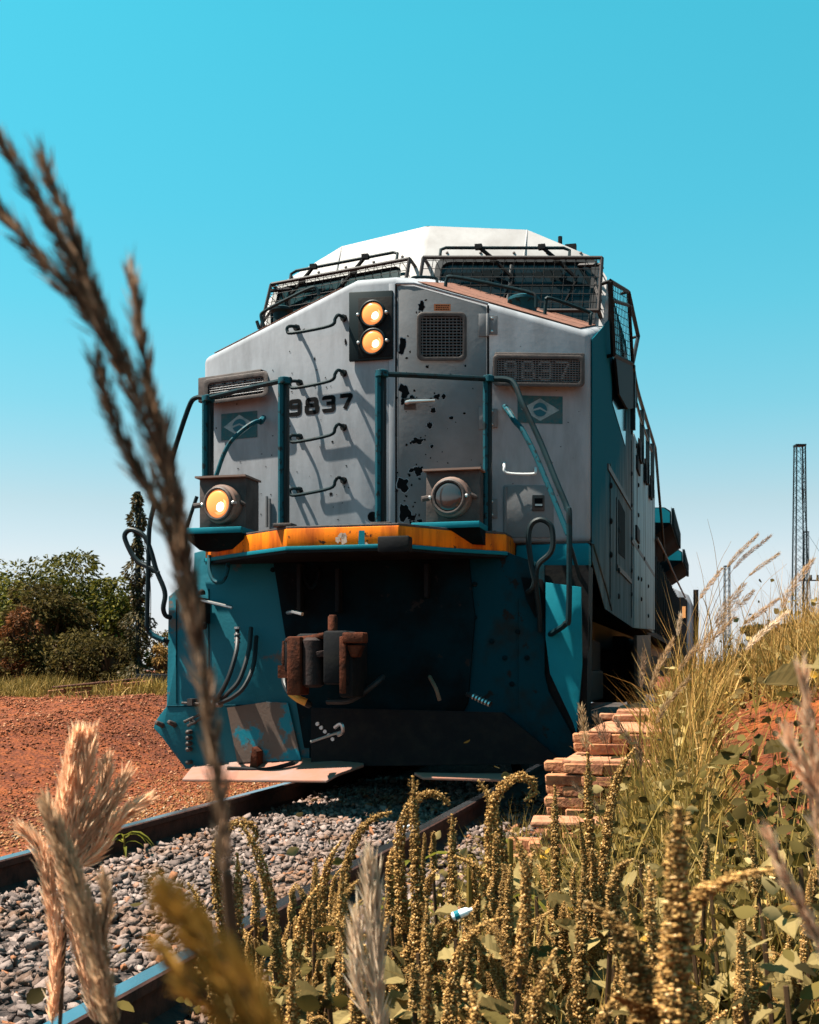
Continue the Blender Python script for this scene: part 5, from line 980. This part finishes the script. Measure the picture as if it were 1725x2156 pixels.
# ------------------------------------------------------------------ seeding weeds of the foreground
HERO = [(580,1692,2.1,4,0,6,-.02,'weed with a seed spike hooking sharply right over the gravel'),(551,1714,2.0,1,3.1,5,-.10,'weed with a dark upright seed spike leaning left over the gravel'),(782,1673,2.2,2,.2,7,.14,'weed with one long curved spike pointing up right beside the shadow'),
 (875,1636,2.0,0,0,6,-.02,'weed with a straight spike beside the hooked one under the plough gap'),(932,1614,2.05,3,.1,5,.02,'weed with the spike tip curling over below the right plough blade'),(1046,1634,2.1,1,3,6,-.05,'weed with spikes fanning left under the big arched spike'),(1174,1594,2.0,4,.1,8,.06,'weed with the big arched spike reaching over the dark pilot'),
 (1172,1656,2.4,0,0,5,0,'small weed with thin upright spikes before the brick platform'),(1238,1574,2.2,0,0,6,-.03,'weed with a straight spike in front of the brick platform'),(1299,1563,2.2,1,0,7,.08,'weed with a right leaning spike in front of the brick platform'),(953,1716,2.3,0,0,3,0,'thin single spiked weed below the right plough blade'),
 (985,1764,2.0,2,3.0,5,0,'drooping clustered weed among the broad leaves in the middle'),(429,1850,2.2,1,3.1,4,-.05,'small weed spike over the gravel left of the group'),(1225,1824,1.7,0,0,8,.02,'tall central weed with one thick spike low in the photo'),(1120,1790,2.2,1,1,6,0,'weed with short spikes left of the central thick spike'),
 (640,1850,2.0,1,0,7,.04,'weed standing right before the near rail'),(720,1830,1.9,0,0,7,0,'bushy dark weed where the near rail passes behind'),(690,1760,2.3,1,0,6,.05,'weed with golden side spikes over the far gravel'),(505,1790,2.1,0,0,6,0,'thick dark weed column left of the hooked spike'),
 (1552,1955,1.5,0,0,6,0,'upright weed spike left of the pale broad leaves'),(1330,1930,1.4,1,3.1,7,-.03,'weed behind the left arm of the big blurred seed head'),(900,1900,1.7,0,0,7,0,'weed behind the white bleached plume'),(1010,1900,1.6,2,0,7,.03,'weed in the middle bottom with curving spikes'),(1150,2000,1.25,1,.5,7,0,'weed at the bottom centre with golden fresh spikes'),
 (900,2020,1.3,0,0,7,0,'weed at the bottom right of the white bleached plume'),(1000,2060,1.2,1,2,6,0,'low weed at the bottom between broad leaves'),(470,1990,1.5,1,3,5,-.03,'weed behind the amber blurred plume'),(620,2010,1.5,0,0,6,0,'weed low beside the dark rail side'),(1250,2080,1.1,1,0,7,.02,'low golden weed at the bottom edge right of centre')]
for X,Y,d,b_,ro,ns,ln,lab in HERO: amaranth(X,Y,d,lab,b_,ro,ns,ln)
amaranth(1426,1698,.78,'large blurred golden seed head close to the camera at the right',0,0,14,.0,nl=5,spread=.50,mainL=.15,r=.95); amaranth(1556,1812,.80,'blurred seed head leaning right beside the large one',2,0,3,.06,nl=3,mainL=.13); amaranth(1290,1890,.85,'blurred seed head leaning left beside the large one',1,3.1,4,-.05,nl=3,mainL=.12)
for i in range(115):
    X = rnd.uniform(490,1720) if i < 85 else rnd.uniform(490,1050); Y = rnd.uniform(1740,2110) if X > 800 else rnd.uniform(1800,2110); d = rnd.uniform(1.35,3.1) if i < 85 else rnd.uniform(1.7,2.6); amaranth(X, Y, d, 'low seeding weed lost in the tangle of ground cover', rnd.choice((0,0,1)), rnd.uniform(0,6), rnd.randint(4,8), rnd.uniform(-.05,.05), nl=9, group='low weeds of the tangle', mainL=rnd.uniform(.06,.17), r=rnd.uniform(.45,.95), spread=rnd.uniform(.45,.95))
# broad leaved weeds
def broad(X, Y, d, n, s, label, m=None, h=.18):
    p = WD(X,Y,d); gz = gW(p.x,p.y); zc = max(.05, p.z-gz); root = empty('broad_leaved_weed', Matrix.Translation((p.x,p.y,gz)), label, 'weed', 'broad leaved weeds')
    MB().tube(bez([(0,0,-.02),(.01,0,zc*.5),(0,.01,zc)],4), .004, 5).build('stem', STEMM, root)
    for k in range(n):
        a = k*2.4+rnd.uniform(-.4,.4); z = zc*rnd.uniform(.45,1.05); q = rnd.uniform(.2,.6)*s; putleaf(root, (math.cos(a)*q,math.sin(a)*q,z), (math.cos(a),math.sin(a),rnd.uniform(-.5,.25)), s*rnd.uniform(.7,1.15), m or (LFM[3] if rnd.random()<.6 else LFM[0]))
for X,Y,d,n,s,lab,*dk in ((1615,1990,1.7,8,.085,'pale broad leaves in a rosette at the lower right'),(1500,1880,2.2,7,.07,'broad leaves behind the blurred seed heads'),(1690,1830,2.0,8,.08,'broad pale leaves at the right edge low down'),(1640,1660,3.4,8,.12,'dark broad leaves against the orange earth',1),(1580,1580,3.8,7,.12,'dark drooping leaves left on the orange earth',1),(1690,1560,3.6,8,.12,'broad leaves at the right edge on the orange earth',1),
 (1700,1390,3.4,6,.13,'large ribbed leaf at the right edge of the bank'),(1225,1870,2.5,6,.08,'grey green round leaves in the middle of the tangle'),(1130,1890,2.4,6,.07,'pale leaves left of the round grey green ones'),(1350,1830,2.8,7,.08,'pale lobed leaves in the sun below the bricks'),(1070,1840,2.6,6,.07,'folded pale leaves near the pink flat brick'),(880,2010,1.9,6,.06,'pale leaf pair low beside the dark stalk'),
 (960,1980,1.8,6,.06,'ribbed leaves near the bottom centre'),(1290,2000,1.9,6,.06,'heart shaped leaves low right of centre'),(760,2040,1.7,6,.06,'leaves in shade at the bottom left of the tangle'),(1660,2080,1.6,6,.06,'dusty leaves at the bottom right corner'),(1460,1970,2.1,6,.06,'leaves behind the blurred seed head base'),(560,2120,1.6,5,.06,'leaves at the bottom beside the amber plume')): broad(X,Y,d,n,s,lab,LFM[4] if dk else None)
# blade leaved plants over the sleepers
def bladep(X, Y, d, n, s, label, m=GRASSG):
    p = WD(X,Y,d); gz = gW(p.x,p.y); root = empty('long_leaved_weed', Matrix.Translation((p.x,p.y,gz)), label, 'weed', 'long leaved weeds')
    zc = max(.03,p.z-gz); MB().tube([(0,0,-.02),(0,0,zc)], .006, 6).build('stem', GRASSG, root)
    for k in range(n):
        a = k*2.4+rnd.uniform(-.3,.3); u = Vector((math.cos(a),math.sin(a),0)); v = Vector((-u.y,u.x,0)); b0 = Vector((0,0,zc*rnd.uniform(.3,1))); l_ = s*rnd.uniform(.7,1.2); pts = []
        for t in (0,.25,.5,.75,1): pts.append((b0+u*l_*t+Vector((0,0,l_*(.75*t-1.05*t*t))), .14*l_*math.sin(math.pi*min(1,t*.9+.12))))
        m_ = MB(); m_.add([q for c_, w in pts for q in (c_-v*w/2, c_+Vector((0,0,-w*.2)), c_+v*w/2)], [f for i in range(4) for f in ((3*i,3*i+1,3*i+4,3*i+3),(3*i+1,3*i+2,3*i+5,3*i+4))]); m_.build('leaf', LEAFG, root, smooth=True)
LEAFG = leafmat('fresh_long_leaf', (.07,.075,.010), (.20,.18,.025), .45)
bladep(262,1758,6.75,9,.17,'young green maize like weed growing against the far left rail'); bladep(845,1775,2.6,8,.13,'green drooping leaves behind the straight spiked weeds'); bladep(990,1800,2.3,8,.14,'long arching green leaves in front of the sleepers'); bladep(1075,1765,2.5,6,.11,'green leaves below the big arched spike')

# ------------------------------------------------------------------ close plumes, out of focus
def plume(name, d, strands, m, label, stem=None, wd=.0032, ln=.022, dens=1.0, cat='grass plume', sm_=STEMM, spr=.22):
    ps = [[WD(X,Y,d+dd) for X,Y,dd in s[0]] for s in strands]; o0 = ps[0][0].copy(); root = empty(name, Matrix.Translation(o0), label, cat, 'plumes close to the camera')
    for p, s in zip(ps, strands):
        path = bez([q-o0 for q in p], 8); L_ = sum((path[i+1]-path[i]).length for i in range(len(path)-1)); w = s[1]/F*d; k = s[2] if len(s) > 2 else 1
        spikelets('seed_strand', path, lambda t: w/2*np.sin(np.clip(t*.93+.07,0,1)*np.pi)**.5+.0004, int(L_/ln*60*dens*max(.4, w/.012)*k), ln, wd, m, root, spr)
        MB().tube(path, .0009, 4).build('strand_stem', sm_, root)
    if stem:
        path = bez([WD(X,Y,d+dd)-o0 for X,Y,dd in stem], 6); MB().tube(path, .0022, 6).build('stem', sm_, root)
plume('tall_reed_plume', .40, [([(478,1860,0),(468,1740,0),(452,1600,0),(432,1450,0),(405,1300,0),(370,1130,0)],18),([(420,1380,0),(385,1180,0),(345,1000,0),(290,840,0),(235,720,0),(170,600,0)],31,1.2),([(260,790,0),(200,650,0),(130,510,0),(60,390,0),(-30,250,0)],16),([(235,740,0),(170,640,0),(100,560,0),(40,490,0),(-20,400,0)],16),([(225,700,0),(185,580,0),(150,480,0),(115,400,0),(92,338,0)],11),
   ([(372,1130,0),(352,1000,0),(330,900,0),(310,790,0),(292,680,0),(280,590,0)],8),([(378,1180,0),(330,1060,0),(285,980,0),(240,880,0),(205,770,0)],11),([(398,1230,0),(375,1080,0),(352,960,0),(345,900,0)],17)], PLUMEB, 'tall blurred reed plume arching over the left side of the photo', [(560,2250,0),(515,2080,0),(490,1960,0),(478,1840,0)], wd=.0008, ln=.011, dens=1.6)
plume('pink_feather_plume', 1.25, [([(210,2156,0),(180,2020,0),(150,1880,0),(125,1780,0),(112,1720,0)],36),([(130,1830,0),(135,1740,0),(145,1650,0),(160,1555,0)],31,1.2),([(140,1800,0),(160,1720,0),(178,1640,0),(190,1552,0)],24,1.2),([(150,1800,0),(180,1740,0),(212,1680,0),(226,1610,0)],20),([(155,1810,0),(195,1750,0),(235,1690,0),(262,1640,0)],17),([(165,1830,0),(205,1790,0),(245,1730,0),(300,1690,0)],21),([(110,2156,0),(120,2000,0),(110,1900,0),(88,1800,0),(55,1750,0)],21),([(135,1900,0),(150,1800,0),(170,1740,0),(200,1700,0)],28,1.2)], PLUME, 'fluffy pink grass plume at the lower left over the gravel', [(120,2250,0),(130,2100,0),(140,1900,0)], wd=.0017, ln=.020, dens=1.9)
plume('brown_leaning_plume', .75, [([(240,2190,0),(215,2060,0),(180,1930,0),(140,1810,0),(100,1700,0)],37,1.2),([(225,2100,0),(215,1990,0),(225,1900,0),(218,1860,0)],18)], PLUMET, 'brown blurred plume leaning left in front of the pink one', [(270,2280,0),(250,2180,0),(230,2100,0)], wd=.0013, ln=.013, dens=1.6)
plume('amber_blurred_plume', .24, [([(600,2260,0),(540,2130,0),(470,2030,0),(400,1950,0),(352,1885,0)],82,1.6),([(560,2240,0),(470,2140,0),(400,2070,0),(330,1990,0)],24)], PLUMEY, 'very blurred amber plume at the bottom left of centre', [(640,2360,0),(600,2260,0)], wd=.0007, ln=.006, dens=1.6)
plume('bleached_white_plume', 1.05, [([(800,2200,0),(795,2080,0),(785,1950,0),(776,1825,0)],18,1.2),([(790,2100,0),(760,2020,0),(752,1940,0)],9),([(800,2100,0),(800,1990,0),(795,1900,0),(790,1850,0)],9),([(780,2160,0),(755,2060,0),(745,1990,0)],7),([(790,2160,0),(765,2110,0),(750,2060,0)],6)], PLUMEW, 'upright bleached white plume at the bottom centre', [(800,2300,0),(798,2180,0)], wd=.0014, ln=.026, dens=1.8, spr=.10)
plume('pink_edge_plume', .62, [([(1760,2060,0),(1715,1960,0),(1660,1860,0),(1622,1768,0)],9),([(1760,1960,0),(1735,1800,0),(1715,1640,0),(1700,1500,0),(1690,1420,0)],16),([(1740,1700,0),(1700,1640,0),(1672,1580,0),(1660,1545,0)],10)], PLUME, 'blurred pink plume drooping along the right edge', [(1860,2260,0),(1800,2120,0),(1750,1960,0)], wd=.0012, ln=.012, dens=1.5)
# litter
for X,Y,d,lab in ((975,1922,1.75,'crushed white plastic bottle with a teal label among the weeds'),(853,1742,3.6,'small white bottle top glinting beside the near rail')):
    p = WD(X,Y,d); r = empty('plastic_bottle', Matrix.Translation(p) @ Matrix.Rotation(1.2,4,'Y') @ Matrix.Scale(.42,4), lab, 'bottle'); MB().lathe((0,0,-.04),(0,0,1),[(0,.010),(.004,.015),(.04,.0155),(.055,.014),(.065,.007),(.075,.006)],12).build('bottle_body', mat('white_plastic'+str(X), (.8,.85,.85), .35), r, smooth=True)
    MB().lathe((0,0,-.030),(0,0,1),[(0,.0161),(.018,.0161)],12).build('bottle_label', TEAL, r)
